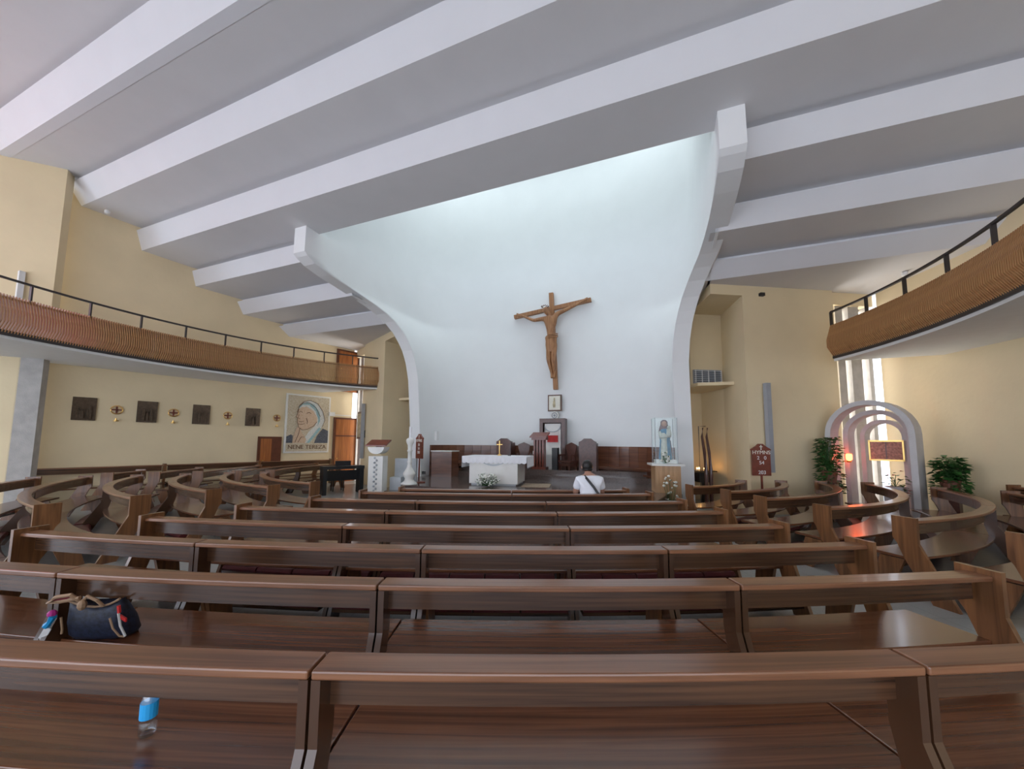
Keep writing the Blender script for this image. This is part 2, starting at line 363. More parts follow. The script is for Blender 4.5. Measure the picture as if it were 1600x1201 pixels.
# flank walls beside the apse, with slit windows near the side walls
def flank(sgn, Bc, name, wn, ds=0.0):
    """from corner Bc towards the apse; sgn=+1 right, -1 left"""
    d = Vector((-0.885 * sgn, -0.465)).normalized()      # towards the apse
    nrm = Vector((d.y * sgn, -d.x * sgn)) * -1            # away from the nave
    if nrm.y < 0: nrm = -nrm
    def q(s, t=0.0): return (Bc[0] + d.x * s + nrm.x * t, Bc[1] + d.y * s + nrm.y * t)
    def quadbox(nm, s0, s1, t0, t1, z0, z1, mat, parent=None):
        m = MB(); m.prism([P(*q(s0, t0), z0), P(*q(s1, t0), z0), P(*q(s1, t1), z0), P(*q(s0, t1), z0)], (0, 0, z1 - z0))
        return m.build(nm, mat, parent)
    def pl0(nm, pts, z0, z1, mat, parent=None):
        m = MB(); m.prism([P(*q(a_, b_), z0) for a_, b_ in pts], (0, 0, z1 - z0)); return m.build(nm, mat, parent)
    def poly(nm, pts, z0, z1, mat, parent=None): return pl0(nm, [(a_ - (ds if a_ > 2 else 0), b_) for a_, b_ in pts], z0, z1, mat, parent)
    wall = struct(poly(name, [(1.32, 0), (3.95, 0), (3.50, 1.5), (3.50, 2.7), (1.32, 2.7)], 0, 6.2, 'yellow'))
    # recess beside the apse: header, back, sill, passage below
    poly('header', [(3.95, 0), (4.84, 0), (4.50, 1.5), (3.50, 1.5)], 5.62, 6.2, 'yellow', wall)
    poly('niche_back', [(3.50, 1.5), (4.52, 1.5), (4.52, 1.65), (3.50, 1.65)], 3.40, 5.62, 'yellow', wall)
    poly('niche_sill', [(3.74, .72), (4.60, 1.05), (4.52, 1.65), (3.50, 1.65)], 3.38, 3.47, 'yellow', wall)
    poly('passage_back', [(3.50, 2.6), (4.3, 2.6), (4.3, 2.75), (3.50, 2.75)], 0, 3.4, 'yellow', wall)
    poly('passage_ceiling', [(3.50, 1.65), (4.5, 1.65), (4.3, 2.75), (3.50, 2.75)], 3.38, 3.45, 'yellow', wall)
    # slits
    win = struct(quadbox(wn, 0.0, 1.32, 0.42, 0.45, 0.05, 6.0, 'winglass'))
    for (a, b) in ((0.0, 0.12), (0.34, 0.66), (0.84, 1.06)): quadbox('pier', a, b, 0.20, 0.45, 0, 6.2, 'concrete', win)
    quadbox('window_head', 0.0, 1.32, 0.1, 0.5, 5.55, 6.2, 'yellow', win)
    for (a, b) in ((0.12, 0.34), (0.66, 0.84), (1.06, 1.32)):
        for zz in (0.55, 1.75, 2.9, 4.55, 5.5): quadbox('window_bar', a, b, 0.38, 0.42, zz, zz + 0.05, 'darkmetal', win)
        quadbox('window_jamb', b - 0.035, b, 0.36, 0.42, 0.05, 5.55, 'darkmetal', win)
    # vent grille in the niche
    g = thing('vent_grille', P(*q(4.0 - ds, 1.45), 3.5), ('grey louvred air vent in the niche beside the %s flank of the apse' % ('hymn board' if sgn > 0 else 'paschal candle')), 'vent')
    quadbox('vent_frame', 3.60 - ds, 4.46 - ds, 1.42, 1.495, 3.52, 3.92, 'greymetal', g)
    for i in range(5): quadbox('vent_bar', 3.62 - ds + i * 0.20, 3.64 - ds + i * 0.20, 1.385, 1.42, 3.54, 3.90, 'whiteplastic', g)
    for i in range(6): quadbox('vent_slat', 3.61 - ds, 4.45 - ds, 1.39, 1.418, 3.56 + i * 0.056, 3.575 + i * 0.056, 'black', g)
    return q, quadbox
def win_light(Bc, sgn):
    # daylight arriving at the slit windows from outside
    d = Vector((-0.885 * sgn, -0.465)).normalized(); n_ = Vector((-d.y * sgn, d.x * sgn)); n_ = n_ if n_.y > 0 else -n_
    l = bpy.data.lights.new('window_daylight', 'AREA'); l.shape = 'RECTANGLE'; l.size = 1.3; l.size_y = 5.4; l.energy = 150; l.color = (1.0, .90, .74)
    o = bpy.data.objects.new('window_daylight', l); C.objects.link(o)
    c = Vector(Bc) + d * .66 + n_ * 0.62; o.location = P(c.x, c.y, 2.9)
    fx, fy = xy(-n_.x, -n_.y); o.rotation_euler = Vector((fx, fy, 0)).to_track_quat('-Z', 'Y').to_euler()
win_light(CRN_R, 1); win_light(CRN_L, -1)
fq, fbox = flank(1, CRN_R, 'wall_flank_right', 'window_2')
lq, lbox = flank(-1, CRN_L, 'wall_flank_left', 'window_3', 0.42)

# ------------------------------------------------------------------ balconies: slab (structure) and slatted railing (thing)
BC = (U0 - 0.02, 5.6); BR = 9.1
BCS = {-1: (U0 - 0.02, 5.6), 1: (-4.4, 8.0)}
def bpt(phi, r, z): return P(BC[0] + r * cos(phi), BC[1] + r * sin(phi), z)
def arc_sweep(prof, ptfun, a0, a1, n, closed=True):
    """profile of (r,z); returns verts, faces, uvs"""
    m = len(prof); v = []; f = []; uv = []
    per = [0]
    for i in range(m): 
        q0, q1 = prof[i], prof[(i + 1) % m]; per.append(per[-1] + hypot(q1[0] - q0[0], q1[1] - q0[1]))
    for j in range(n + 1):
        a = a0 + (a1 - a0) * j / n
        for (r, z) in prof: v.append(ptfun(a, r, z))
    R = prof[0][0]
    for j in range(n):
        s0 = abs(a1 - a0) * R * j / n; s1 = abs(a1 - a0) * R * (j + 1) / n
        for i in range(m if closed else m - 1):
            k = (i + 1) % m
            f.append((j * m + i, j * m + k, (j + 1) * m + k, (j + 1) * m + i))
            uv.append(((s0, per[i]), (s0, per[i + 1]), (s1, per[i + 1]), (s1, per[i])))
    if closed:
        f.append(tuple(range(m))); uv.append([(q[0] - R, q[1]) for q in prof])
        f.append(tuple(reversed(range(n * m, n * m + m)))); uv.append([(q[0] - R, q[1]) for q in reversed(prof)])
    return v, f, uv
def balcony(side):
    global BC
    BC = BCS[side]
    if side < 0: a0, a1 = radians(180 - 43), radians(180 + 32)
    else: a0, a1 = radians(21.8), radians(-46)
    nseg = 40
    # slab: front edge follows the circle, rear goes into the wall
    v = []; f = []
    for j in range(nseg + 1):
        a = a0 + (a1 - a0) * j / nseg
        vv = BC[1] + BR * sin(a)
        uu = BC[0] + BR * cos(a)
        uw = (wl(vv) - 0.2) if side < 0 else (wr(vv) + 0.2)
        for (u_, z) in ((uu, 3.80), (uu, 3.93), (uw, 3.93), (uw, 3.80)): v.append(P(u_, vv, z))
    for j in range(nseg):
        for i in range(4): f.append((j * 4 + i, j * 4 + (i + 1) % 4, j * 4 + 4 + (i + 1) % 4, j * 4 + 4 + i))
    f += [(0, 1, 2, 3), tuple(nseg * 4 + i for i in (3, 2, 1, 0))]
    sl = mesh('balcony_slab_left' if side < 0 else 'balcony_slab_right', v, f, 'soffit'); struct(sl)
    nm = 'left' if side < 0 else 'right'
    lab = ('curved timber slat railing of the gallery above the mosaic and wall plaques' if side < 0 else 'curved timber slat railing of the gallery above the arched chapel')
    t = thing('balcony_railing', bpt((a0 + a1) / 2, BR, 3.93), lab, 'railing')
    vv, ff, uu = arc_sweep([(BR - .03, 3.86), (BR + .10, 3.86), (BR + .10, 3.97), (BR - .03, 3.97)], bpt, a0, a1, nseg)
    mesh('base_band', vv, ff, 'darkmetal', t, uu)
    vv, ff, uu = arc_sweep([(BR - .02, 4.62), (BR + .02, 4.62), (BR + .02, 4.65), (BR - .02, 4.65)], bpt, a0, a1, nseg)
    mesh('slat_rail', vv, ff, 'darkmetal', t, uu)
    vv, ff, uu = arc_sweep([(BR - .025, 5.02), (BR + .025, 5.02), (BR + .025, 5.06), (BR - .025, 5.06)], bpt, a0, a1, nseg)
    mesh('handrail', vv, ff, 'darkmetal', t, uu)
    # slat: zigzag plank, local x = radial (towards nave negative), shared mesh
    pr_out = [(-.02, 0.0), (-.17, .24), (-.17, .42), (-.05, .80)]
    pr_in = [(.08, 0.0), (-.07, .24), (-.07, .42), (.03, .78)]
    poly = pr_out + pr_in[::-1]
    n = len(poly); th = 0.015
    sv = [(x, -th / 2, z) for x, z in poly] + [(x, th / 2, z) for x, z in poly]
    sf = [tuple(range(n)), tuple(reversed(range(n, 2 * n)))] + [(i, (i + 1) % n, n + (i + 1) % n, n + i) for i in range(n)]
    me = bpy.data.meshes.new('slat'); me.from_pydata(sv, [], sf)
    bm = bmesh.new(); bm.from_mesh(me); bmesh.ops.recalc_face_normals(bm, faces=bm.faces); bm.to_mesh(me); bm.free()
    me.materials.append(M_['slat'])
    L = abs(a1 - a0) * BR; N = int(L / 0.046)
    o0 = wloc(t)
    for i in range(N):
        a = a0 + (a1 - a0) * (i + .5) / N
        o = bpy.data.objects.new('slat', me); C.objects.link(o); o.parent = t
        o.location = Vector(bpt(a, BR, 3.90)) - o0
        o.rotation_euler = (0, 0, a - A)
    pm = bpy.data.meshes.new('rail_post')
    m = MB(); m.box((0, 0, .2), (.06, .03, .42)); pm.from_pydata(m.v, [], m.f); pm.materials.append(M_['darkmetal'])
    NP = int(L / 0.95)
    for i in range(NP + 1):
        a = a0 + (a1 - a0) * i / NP
        o = bpy.data.objects.new('rail_post', pm); C.objects.link(o); o.parent = t
        o.location = Vector(bpt(a, BR, 4.63)) - o0; o.rotation_euler = (0, 0, a - A)
balcony(-1); balcony(1)

# ------------------------------------------------------------------ pews
PEWN = 0
def pew(cx, cy, R, a0, a1, label, group, e0='joint', e1='joint', kneel=True, seat=True, capz=0.88, seatdir=-1, seatdepth=None):
    """curved bench: back at radius R, seat towards the centre; angles in degrees"""
    a0, a1 = radians(a0), radians(a1)
    sg = 1 if a1 > a0 else -1
    gap = 0.006 / R
    a0 += sg * gap; a1 -= sg * gap
    def pt(a, r, z): return (cx + r * cos(a), cy + r * sin(a), z)
    am_ = (a0 + a1) / 2
    t = thing('pew', pt(am_, R, 0), label, 'pew', group)
    nseg = max(4, int(abs(a1 - a0) * R / 0.16)) if R < 15 else 8
    th = 0.036 / R * sg
    D = seatdir
    kk = .07 if 15 < R < 100 else (.34 if R > 100 else 0.0)   # tighter feet where rows stand closer or a wall is behind
    kf = 0.07 if 15 < R < 100 else 0.0
    if not seat: kk = .27                       # the kneeling desks stand on straight feet
    sd = .46 if seatdepth is None else seatdepth
    def rad(x): return R + x * -D
    def sw(name, prof, mat, b0=a0, b1=a1, ns=nseg):
        v, f, u = arc_sweep([(rad(x), z) for x, z in prof], pt, b0, b1, ns); o = mesh(name, v, f, mat, t, u); return o
    # top rail with rounded front edges
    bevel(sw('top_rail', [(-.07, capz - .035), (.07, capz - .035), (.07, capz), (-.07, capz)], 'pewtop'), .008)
    sw('back_board', [(-.055, capz - .175), (-.02, capz - .175), (-.02, capz - .036), (-.055, capz - .036)], 'pew', a0 + th, a1 - th)
    if seat:
        bevel(sw('seat', [(-sd, .415), (.035, .425), (.035, .455), (-sd, .45)], 'pewseat'), .006)
    def panel(name, poly, a, s, mat='pewend'):
        m = MB(); nn = len(poly)
        m.add([pt(a, rad(x), z) for x, z in poly] + [pt(a + s * th, rad(x), z) for x, z in poly],
              [tuple(range(nn)), tuple(reversed(range(nn, 2 * nn)))] + [(i, (i + 1) % nn, nn + (i + 1) % nn, nn + i) for i in range(nn)])
        return m.build(name, mat, t)
    for a, s, e in ((a0, 1, e0), (a1, -1, e1)):
        if e == 'end':
            panel('end_panel', [(-.13, capz + .035), (.11, capz + .035), (.11, .63), (.42 - kk, 0), (.20 - kk, 0), (-.03, .44), (-.09, .60), (-.13, .66)], a - s * th, s)
        else:
            panel('end_post', [(-.06, capz - .036), (.065, capz - .036), (.065, .60), (.40 - kk, 0), (.20 - kk, 0), (-.02, .44), (-.06, .6)], a, s, 'pew')
        if seat: panel('front_leg', [(-.05, .414), (-min(.30, sd - .04), .414), (-sd + .04 + kf, 0), (-sd + .24 + kf, 0)], a, s)
    if kneel:
        b0, b1 = a0 + sg * 0.06 / R, a1 - sg * 0.06 / R
        sw('kneeler_board', [(.17 - kk, .135), (.39 - kk, .135), (.39 - kk, .165), (.17 - kk, .165)], 'pew', b0, b1)
        ln = abs(b1 - b0) * R; npad = max(1, int(round(ln / 0.42)))
        for i in range(npad):
            c0 = b0 + (b1 - b0) * i / npad + sg * .008 / R; c1 = b0 + (b1 - b0) * (i + 1) / npad - sg * .008 / R
            o = sw('kneeler_pad', [(.17 - kk, .166), (.39 - kk, .166), (.40 - kk, .19), (.37 - kk, .22), (.19 - kk, .22), (.16 - kk, .19)], 'pad', c0, c1, 3)
    return t
# centre block: gently curved rows
CCX, CCY = -0.1, 25.5
def ang(x, Y):           # angle for world x on row with crest distance Y
    return -90 + math.degrees(math.asin((x - CCX) / (CCY - Y)))
rows = [
    (1.57, [-5.5, -3.16, -0.76, 1.64, 4.0], 'r1'),
    (2.43, [-5.1, -2.96, -0.81, 1.42, 3.22], 'r2'),
    (3.20, [-4.55, -2.68, -0.73, 1.29, 3.10], 'r3'),
    (3.98, [-4.07, -1.74, 0.60, 2.92], 'r4'),
    (4.79, [-3.55, -1.57, 0.57, 2.72], 'r5'),
    (5.62, [-2.99, -1.40, 0.51, 2.58], 'r6'),
    (6.47, [-2.57, 0.01, 2.39], 'r7')]
ORD = ['first', 'second', 'third', 'fourth', 'fifth', 'sixth', 'seventh', 'eighth']
def pos_word(i, n): return 'mosaic-side end' if i == 0 else ('chapel-side end' if i == n - 1 else ('middle' if n == 3 else ('mosaic-side middle' if i == 1 else 'chapel-side middle')))
special = {('r1', 1): 'dark wood pew with a small water bottle standing on its seat',
           ('r2', 1): 'dark wood pew with a navy handbag on its seat',
           ('r3', 3): 'dark wood pew with a blue book lying on its seat',
           ('r7', 1): 'dark wood pew on which the person in white sits'}
for Y, xs, rn in rows:
    for i in range(len(xs) - 1):
        lab = special.get((rn, i), 'wood pew, %s section of the %s middle-block row from the altar' % (pos_word(i, len(xs) - 1), ORD[7 - int(rn[1])]))
        pew(CCX, CCY, CCY - Y, ang(xs[i], Y), ang(xs[i + 1], Y), lab, 'pews of the middle block',
            'end' if i == 0 else 'joint', 'end' if i == len(xs) - 2 else 'joint')
for i, (x0, x1) in enumerate(((-2.04, 0.0), (0.0, 2.14))):
    pew(CCX, CCY, CCY - 7.02, ang(x0, 7.02), ang(x1, 7.02), 'seatless wooden kneeling desk before the front middle pews, on the %s half' % ('mosaic' if i == 0 else 'chapel'), 'front kneeling desks',
        'end' if i == 0 else 'joint', 'joint' if i == 0 else 'end', False, False)
# left block
LCX, LCY = -2.4, 12.4
llab = 'curved dark wood pew with red kneeler pads in the block towards the mosaic wall'
for ri, (R, a0, a1, split) in enumerate(((9.10, 206, 243, 2), (8.27, 206, 244, 2), (7.36, 206.5, 244, 2), (6.45, 206.5, 245, 2), (5.58, 205.5, 247.5, 1), (4.78, 206, 249, 1))):
    for k in range(split):
        b0 = a0 + (a1 - a0) * k / split; b1 = a0 + (a1 - a0) * (k + 1) / split
        pew(LCX, LCY, R, b0, b1, 'curved pew, %s mosaic-side row from the altar, %s' % (ORD[5 - ri], 'one long piece' if split == 1 else ('wall-side half' if k == 0 else 'middle-aisle half')), 'curved pews of the mosaic side', 'end' if k == 0 else 'joint', 'end' if k == split - 1 else 'joint')
wlab = 'dark wood pew in the block under the bronze plaques beside the wall'
for ri, (R, a0, a1, split) in enumerate(((8.27, 191.5, 200, 1), (7.36, 184.5, 199.5, 1), (6.45, 173, 199, 2), (5.58, 157, 198.5, 2), (4.78, 153, 198, 2))):
    for k in range(split):
        b0 = a0 + (a1 - a0) * k / split; b1 = a0 + (a1 - a0) * (k + 1) / split
        pew(LCX, LCY, R, b0, b1, 'wood pew below the bronze plaques, %s row from the wall bench, %s' % (ORD[ri], 'single piece' if split == 1 else ('organ-side half' if k == 0 else 'aisle-side half')), 'pews beside the plaque wall', 'end' if k == 0 else 'joint', 'end' if k == split - 1 else 'joint', False)
# right block
RCX, RCY = 3.43, 10.12
rlab = 'curved dark wood pew with red kneeler pads in the block facing the arched chapel side'
for ri, (R, a0, a1, split) in enumerate(((6.62, -77, -27, 2), (5.75, -78, -25, 2), (4.86, -79, -18.5, 2), (3.97, -81, -19, 2), (3.12, -80, -24, 1), (2.30, -84, -32, 1))):
    for k in range(split):
        b0 = a0 + (a1 - a0) * k / split; b1 = a0 + (a1 - a0) * (k + 1) / split
        pew(RCX, RCY, R, b0, b1, 'curved pew, %s chapel-side row from the statue, %s' % (ORD[5 - ri], 'one short piece' if split == 1 else ('middle-aisle half' if k == 0 else 'chapel-end half')), 'curved pews of the chapel side', 'end' if k == 0 else 'joint', 'end' if k == split - 1 else 'joint')
# straight benches against the side walls (very large radius)
def wallpew(side, v0, v1, off, label, group=None, capz=0.98, depth=None):
    d = Vector((TB * (1 if side < 0 else -1), 1)).normalized()
    nrm = Vector((d.y, -d.x)) if side < 0 else Vector((-d.y, d.x))    # into the nave
    mid = (v0 + v1) / 2
    uw = wl(mid) if side < 0 else wr(mid)
    c = Vector((uw, mid)) + nrm * off
    BIG = 400.0
    cc = c + nrm * BIG
    X, Y = xy(cc.x, cc.y); x1, y1 = xy(c.x, c.y)
    a = math.degrees(atan2(y1 - Y, x1 - X)); half = math.degrees((v1 - v0) / 2 / BIG) / d.y
    pew(X, Y, BIG, a - half, a + half, label, group, 'end', 'end', False, True, capz, -1, depth)
for (a, b, wd_) in ((4.7, 7.1, 'beside the concrete pier'), (7.15, 9.55, 'under the third plaque'), (9.6, 12.1, 'under the mosaic')):
    wallpew(-1, a, b, 0.30, 'straight dark wood bench against the plaque wall, ' + wd_, 'benches against the plaque wall')
for (a, b) in ((5.6, 7.9), (7.95, 10.3)):
    wallpew(1, a, b, 0.12, 'straight dark wood bench against the plain yellow wall, ' + ('near the bushy plant' if b > 9 else 'further back from the arches'), 'benches against the chapel side wall', 0.98, .28)

# ------------------------------------------------------------------ sanctuary platform and apse furnishings
PZ = 0.5
def plat(name, poly, z0, z1, mat):
    m = MB(); m.prism([P(u, v, z0) for u, v in poly], (0, 0, z1 - z0)); return struct(m.build(name, mat))
for i, (g, z) in enumerate(((0.7, 0.167), (0.35, 0.334), (0.0, PZ))):
    plat('trim_%d' % (i + 1), [(-7.3 - g, 9.25 - g), (-0.2 + g, 8.4 - g), (0.45 + g * .3, 11.7), (0.40, 14.2), (-8.1, 14.2), (-8.1, 11.6), (-7.75 - g, 10.2)], 0 if i == 0 else z - 0.167, z, 'platform')
# apse steps
for i, (v0, z) in enumerate(((12.1, PZ + 0.16), (12.6, PZ + 0.32))):
    poly = []
    for k in range(13):
        t = -1 + 2 * k / 12
        poly.append((AU0 + t * 3.95, v0 + 0.5 * abs(t) ** 2))
    poly += [(AU0 + 3.95, 13.2), (AU0 + 3.0, 13.9), (AU0, 14.2), (AU0 - 3.0, 13.9), (AU0 - 3.95, 13.2)]
    plat('trim_%d' % (i + 4), poly, PZ if i == 0 else z - 0.16, z, 'platform')
def apse_pt(t, off, z):
    """t in -1..1 across the apse interior near the floor; off = distance in front of the wall"""
    ve, hw = 11.8, 4.31
    th = t * pi / 2; e = 2 / 2.4
    su = math.copysign(abs(sin(th)) ** e, th) * (hw - off); sv = abs(cos(th)) ** e * (VB - off - ve) + ve
    return P(AU0 + su, sv, z)
# wood dado
dm = thing('wall_panelling', P(AU0, VB - .1, PZ), 'brown horizontal wood panelling round the foot of the white apse wall', 'panelling')
ND = 26
for k in range(ND):
    t0 = -0.93 + 1.86 * k / ND; t1 = -0.93 + 1.86 * (k + 1) / ND - 0.002
    m = MB(); pts = [apse_pt(t0, .03, PZ), apse_pt(t1, .03, PZ), apse_pt(t1, .09, PZ), apse_pt(t0, .09, PZ)]
    m.prism(pts, (0, 0, 1.63 - PZ)); m.build('panel', 'dado', dm)
# curved wooden bench below the dado
bt = thing('apse_bench', P(AU0, VB - .6, PZ), 'stepped brown wooden bench running round the apse below the panelling', 'bench')
for (o0, o1, z0, z1, nm) in ((.10, .58, PZ + .36, PZ + .42, 'bench_seat'), (.12, .50, PZ + .18, PZ + .24, 'bench_rail'), (.14, .46, PZ + 0.0, PZ + .10, 'bench_plinth'), (.30, .40, PZ + .10, PZ + .36, 'bench_support')):
    for seg in ((-0.68, -0.24), (0.26, 0.88)):
        m = MB()
        for k in range(14):
            t0 = seg[0] + (seg[1] - seg[0]) * k / 14; t1 = seg[0] + (seg[1] - seg[0]) * (k + 1) / 14
            m.prism([apse_pt(t0, o0, z0), apse_pt(t1, o0, z0), apse_pt(t1, o1, z0), apse_pt(t0, o1, z0)], (0, 0, z1 - z0))
        m.build(nm, 'dado', bt)
# cabinet at the left end of the dado
cb = thing('side_cabinet', P(-7.42, 12.15, PZ), 'low brown wood cabinet with a white top beside the apse panelling', 'cabinet')
boxo('body', P(-7.42, 12.15, PZ + .45), (.85, .5, .9), 'dado', cb, AZ); boxo('top', P(-7.42, 12.15, PZ + .915), (.9, .54, .03), 'marble', cb, AZ)

# altar
ar = atan2(0.30 * 1.0, 1.42)            # altar is turned slightly against the beams
AF = Vector((-5.26, 9.99)); AD = Vector((cos(ar * .75), sin(ar * .75))); AN = Vector((-AD.y, AD.x))
def al(s, t): q = AF + AD * s + AN * t; return q.x, q.y
al_t = thing('altar', P(*al(.72, .55), PZ), 'white marble block altar with a carved swag under a linen cloth', 'altar')
def albox(nm, s0, s1, t0, t1, z0, z1, mat, parent):
    m = MB(); m.prism([P(*al(s0, t0), z0), P(*al(s1, t0), z0), P(*al(s1, t1), z0), P(*al(s0, t1), z0)], (0, 0, z1 - z0)); return m.build(nm, mat, parent)
albox('plinth', .05, 1.40, .05, 1.1, PZ, PZ + .05, 'greymarble', al_t)
albox('block', 0, 1.45, 0, 1.15, PZ + .05, PZ + .80, 'marble', al_t)
m = MB()
sw_pts = []
for k in range(15):
    t = k / 14; s = .18 + 1.1 * t; z = PZ + .78 - .22 * sin(pi * t)
    sw_pts.append((s, z))
prev = None
band = [(s, z) for s, z in sw_pts] + [(s, z + .05 + .0 * s) for s, z in reversed(sw_pts)]
m.prism([P(*al(s, -.03), z) for s, z in band], Vector(P(*al(0, 0), 0)) - Vector(P(*al(0, -.03), 0)))
m.build('carved_swag', 'greymarble', al_t)
cl = thing('altar_cloth', P(*al(.72, .55), PZ + .8), 'white linen cloth with scalloped lace edge draped over the altar', 'tablecloth')
albox('cloth_top', -.22, 1.72, -.03, 1.18, PZ + .802, PZ + .84, 'cloth', cl)
m = MB()
def drape(p0, p1, nrm, zt, drop, nsc):
    N = nsc * 6
    vs = []
    for k in range(N + 1):
        t = k / N; s = p0 + (p1 - p0) * t
        wv = .012 * sin(t * nsc * 2 * pi)
        zb = zt - drop - .035 * abs(sin(t * nsc * pi))
        vs.append((s + nrm * (.0 + wv), zb)); 
    return vs
def drape_face(mb, s0, t0, s1, t1, out, drop, nsc):
    N = nsc * 6; a = []; b = []
    for k in range(N + 1):
        t = k / N; s = s0 + (s1 - s0) * t; tt = t0 + (t1 - t0) * t
        wv = .012 * (1 + sin(t * nsc * 2 * pi))
        zb = PZ + .835 - drop - .035 * abs(sin(t * nsc * pi))
        a.append(P(*al(s + out[0] * .004, tt + out[1] * .004), PZ + .84)); b.append(P(*al(s + out[0] * wv, tt + out[1] * wv), zb))
    n0 = N + 1
    mb.add(a + b, [(k, k + 1, n0 + k + 1, n0 + k) for k in range(N)])
drape_face(m, -.22, -.035, 1.72, -.035, (0, -1), .17, 14)
drape_face(m, 1.725, -.03, 1.725, 1.18, (1, 0), .30, 9)
drape_face(m, -.225, -.03, -.225, 1.18, (-1, 0), .30, 9)
m.build('cloth_edge', 'cloth', cl)
ac = thing('altar_crucifix', P(*al(.72, .75), PZ + .84), 'small gilt standing cross on the altar cloth', 'crucifix')
m = MB(); m.lathe(P(*al(.72, .75), PZ + .84), [(.07, 0), (.07, .02), (.02, .05), (.015, .10)], 12); m.build('foot', 'gold', ac)
m = MB(); m.box(P(*al(.72, .75), PZ + 1.10), (.02, .02, .40), AZ); m.box(P(*al(.72, .75), PZ + 1.18), (.19, .02, .02), AZ); m.build('cross', 'gold', ac)
mic = thing('altar_microphone', P(*al(1.05, .7), PZ + .84), 'thin black gooseneck microphone standing on the altar', 'microphone')
m = MB(); m.lathe(P(*al(1.05, .7), PZ + .84), [(.05, 0), (.05, .02), (.01, .03)], 10); m.tube([P(*al(1.05, .7), PZ + .86), P(*al(1.08, .72), PZ + 1.1), P(*al(1.14, .72), PZ + 1.28)], .006, 6); m.build('stem', 'black', mic)
# bouquet in front of the altar
def bouquet(c, r, h, nfl, label, seedv, vase=None, group=None):
    rnd = random.Random(seedv)
    t = thing('flower_bouquet', c, label, 'flowers', group)
    lf = MB(); fl = MB()
    for k in range(nfl):
        a = rnd.uniform(0, 2 * pi); e = rnd.uniform(.15, 1.0)
        x = c[0] + cos(a) * r * sqrt(1 - (e * .8) ** 2) * rnd.uniform(.6, 1); y = c[1] + sin(a) * r * sqrt(1 - (e * .8) ** 2) * rnd.uniform(.6, 1); z = c[2] + h * e
        rr = rnd.uniform(.022, .042)
        fl.ball((x, y, z), rr, 6, .8)
        for q in range(2):
            b = rnd.uniform(0, 2 * pi); l = rnd.uniform(.06, .12)
            p0 = Vector((x, y, z - .03)); d = Vector((cos(b), sin(b), rnd.uniform(-.2, .7))) * l; sd = Vector((-sin(b), cos(b), 0)) * .018
            lf.add([p0, p0 + d * .5 + sd, p0 + d, p0 + d * .5 - sd], [(0, 1, 2, 3)])
        lf.tube([(c[0], c[1], c[2] + .02), (x, y, z - .02)], .004, 4)
    fl.build('blossoms', 'petalw', t); lf.build('foliage', 'leaf', t)
    if vase:
        m = MB(); m.lathe(c, [(.05, 0), (.06, .02), (.045, .08), (.07, .14)], 12); m.build('vase', vase, t)
    return t
bouquet(P(*al(.66, -.28), PZ), .36, .36, 70, 'white flower arrangement on the floor in front of the altar', 3)
boxo('rug', P(*al(1.95, .35), PZ + .006), (.8, .9, .012), 'rug', None, AZ + ar); tag(bpy.data.objects['rug'], 'beige patterned rug beside the altar on the dark platform', 'rug')

# ambo
ap = (-3.87, 11.0); AZ0 = 0.167
am_t = thing('ambo', (ap[0], ap[1], AZ0), 'white marble ambo pillar with carved vine strip and a wooden book rest', 'ambo')
rzA = radians(-4)
def lp(cx, cy, dx, dy, rz): return (cx + dx * cos(rz) - dy * sin(rz), cy + dx * sin(rz) + dy * cos(rz))
m = MB(); m.box((ap[0], ap[1], AZ0 + .58), (.42, .36, 1.16), rzA); m.build('pillar', 'marble', am_t)
m = MB()
q = [];
for k in range(13):
    a = pi * k / 12; q.append((*lp(ap[0], ap[1], -.24 * cos(a), -.20, rzA), AZ0 + 1.42 - .20 * sin(a)))
m.prism(q, Vector((*lp(0, 0, 0, .40, rzA), 0))); m.build('bowl_top', 'marble', am_t)
m = MB()
for k in range(16):
    m.ball((*lp(ap[0], ap[1], -.0 + .03 * (-1) ** k, -.19, rzA), AZ0 + .12 + k * .066), .035, 6)
m.build('carved_vine', 'greymarble', am_t)
m = MB(); c0 = lp(ap[0], ap[1], 0, 0, rzA)
v = []
for dx, dy, dz in ((-.30, -.22, 1.44), (.30, -.22, 1.44), (.30, .18, 1.60), (-.30, .18, 1.60)): v.append((*lp(ap[0], ap[1], dx, dy, rzA), AZ0 + dz))
m.prism(v, (0, 0, .035)); m.box((ap[0], ap[1], AZ0 + 1.45), (.12, .12, .10), rzA); m.build('book_rest', 'redwood', am_t)
# low marble wall / steps beside the ambo
mw = thing('marble_screen', (-3.15, 11.5, 0), 'pale blue-grey marble slab wall between the ambo and the paschal candle', 'screen')
boxo('slab', (-3.22, 11.6, .62), (.66, .14, 1.24), 'greymarble', mw, rzA); boxo('foot_block', (-3.40, 11.45, .35), (.34, .5, .70), 'greymarble', mw, rzA)
# paschal candle
pc = (-3.0, 11.1 + .05); cz = PZ
ct = thing('paschal_candle', (pc[0], pc[1], cz), 'tall white carved candlestick with paschal candle beside the marble slab', 'candlestick')
m = MB(); m.lathe((pc[0], pc[1], cz), [(.24, 0), (.24, .04), (.15, .10), (.12, .17), (.17, .26), (.18, .33), (.12, .42), (.075, .50), (.06, .62), (.085, .66), (.06, .70), (.06, .95), (.085, .98), (.06, 1.02), (.07, 1.15), (.11, 1.22), (.12, 1.30), (.07, 1.36)], 16)
m.build('stand', 'marble', ct, True)
m = MB(); m.lathe((pc[0], pc[1], cz + 1.36), [(.04, 0), (.04, .32), (.036, .33), (.006, .335), (.004, .36)], 12); m.build('candle', 'cloth', ct)
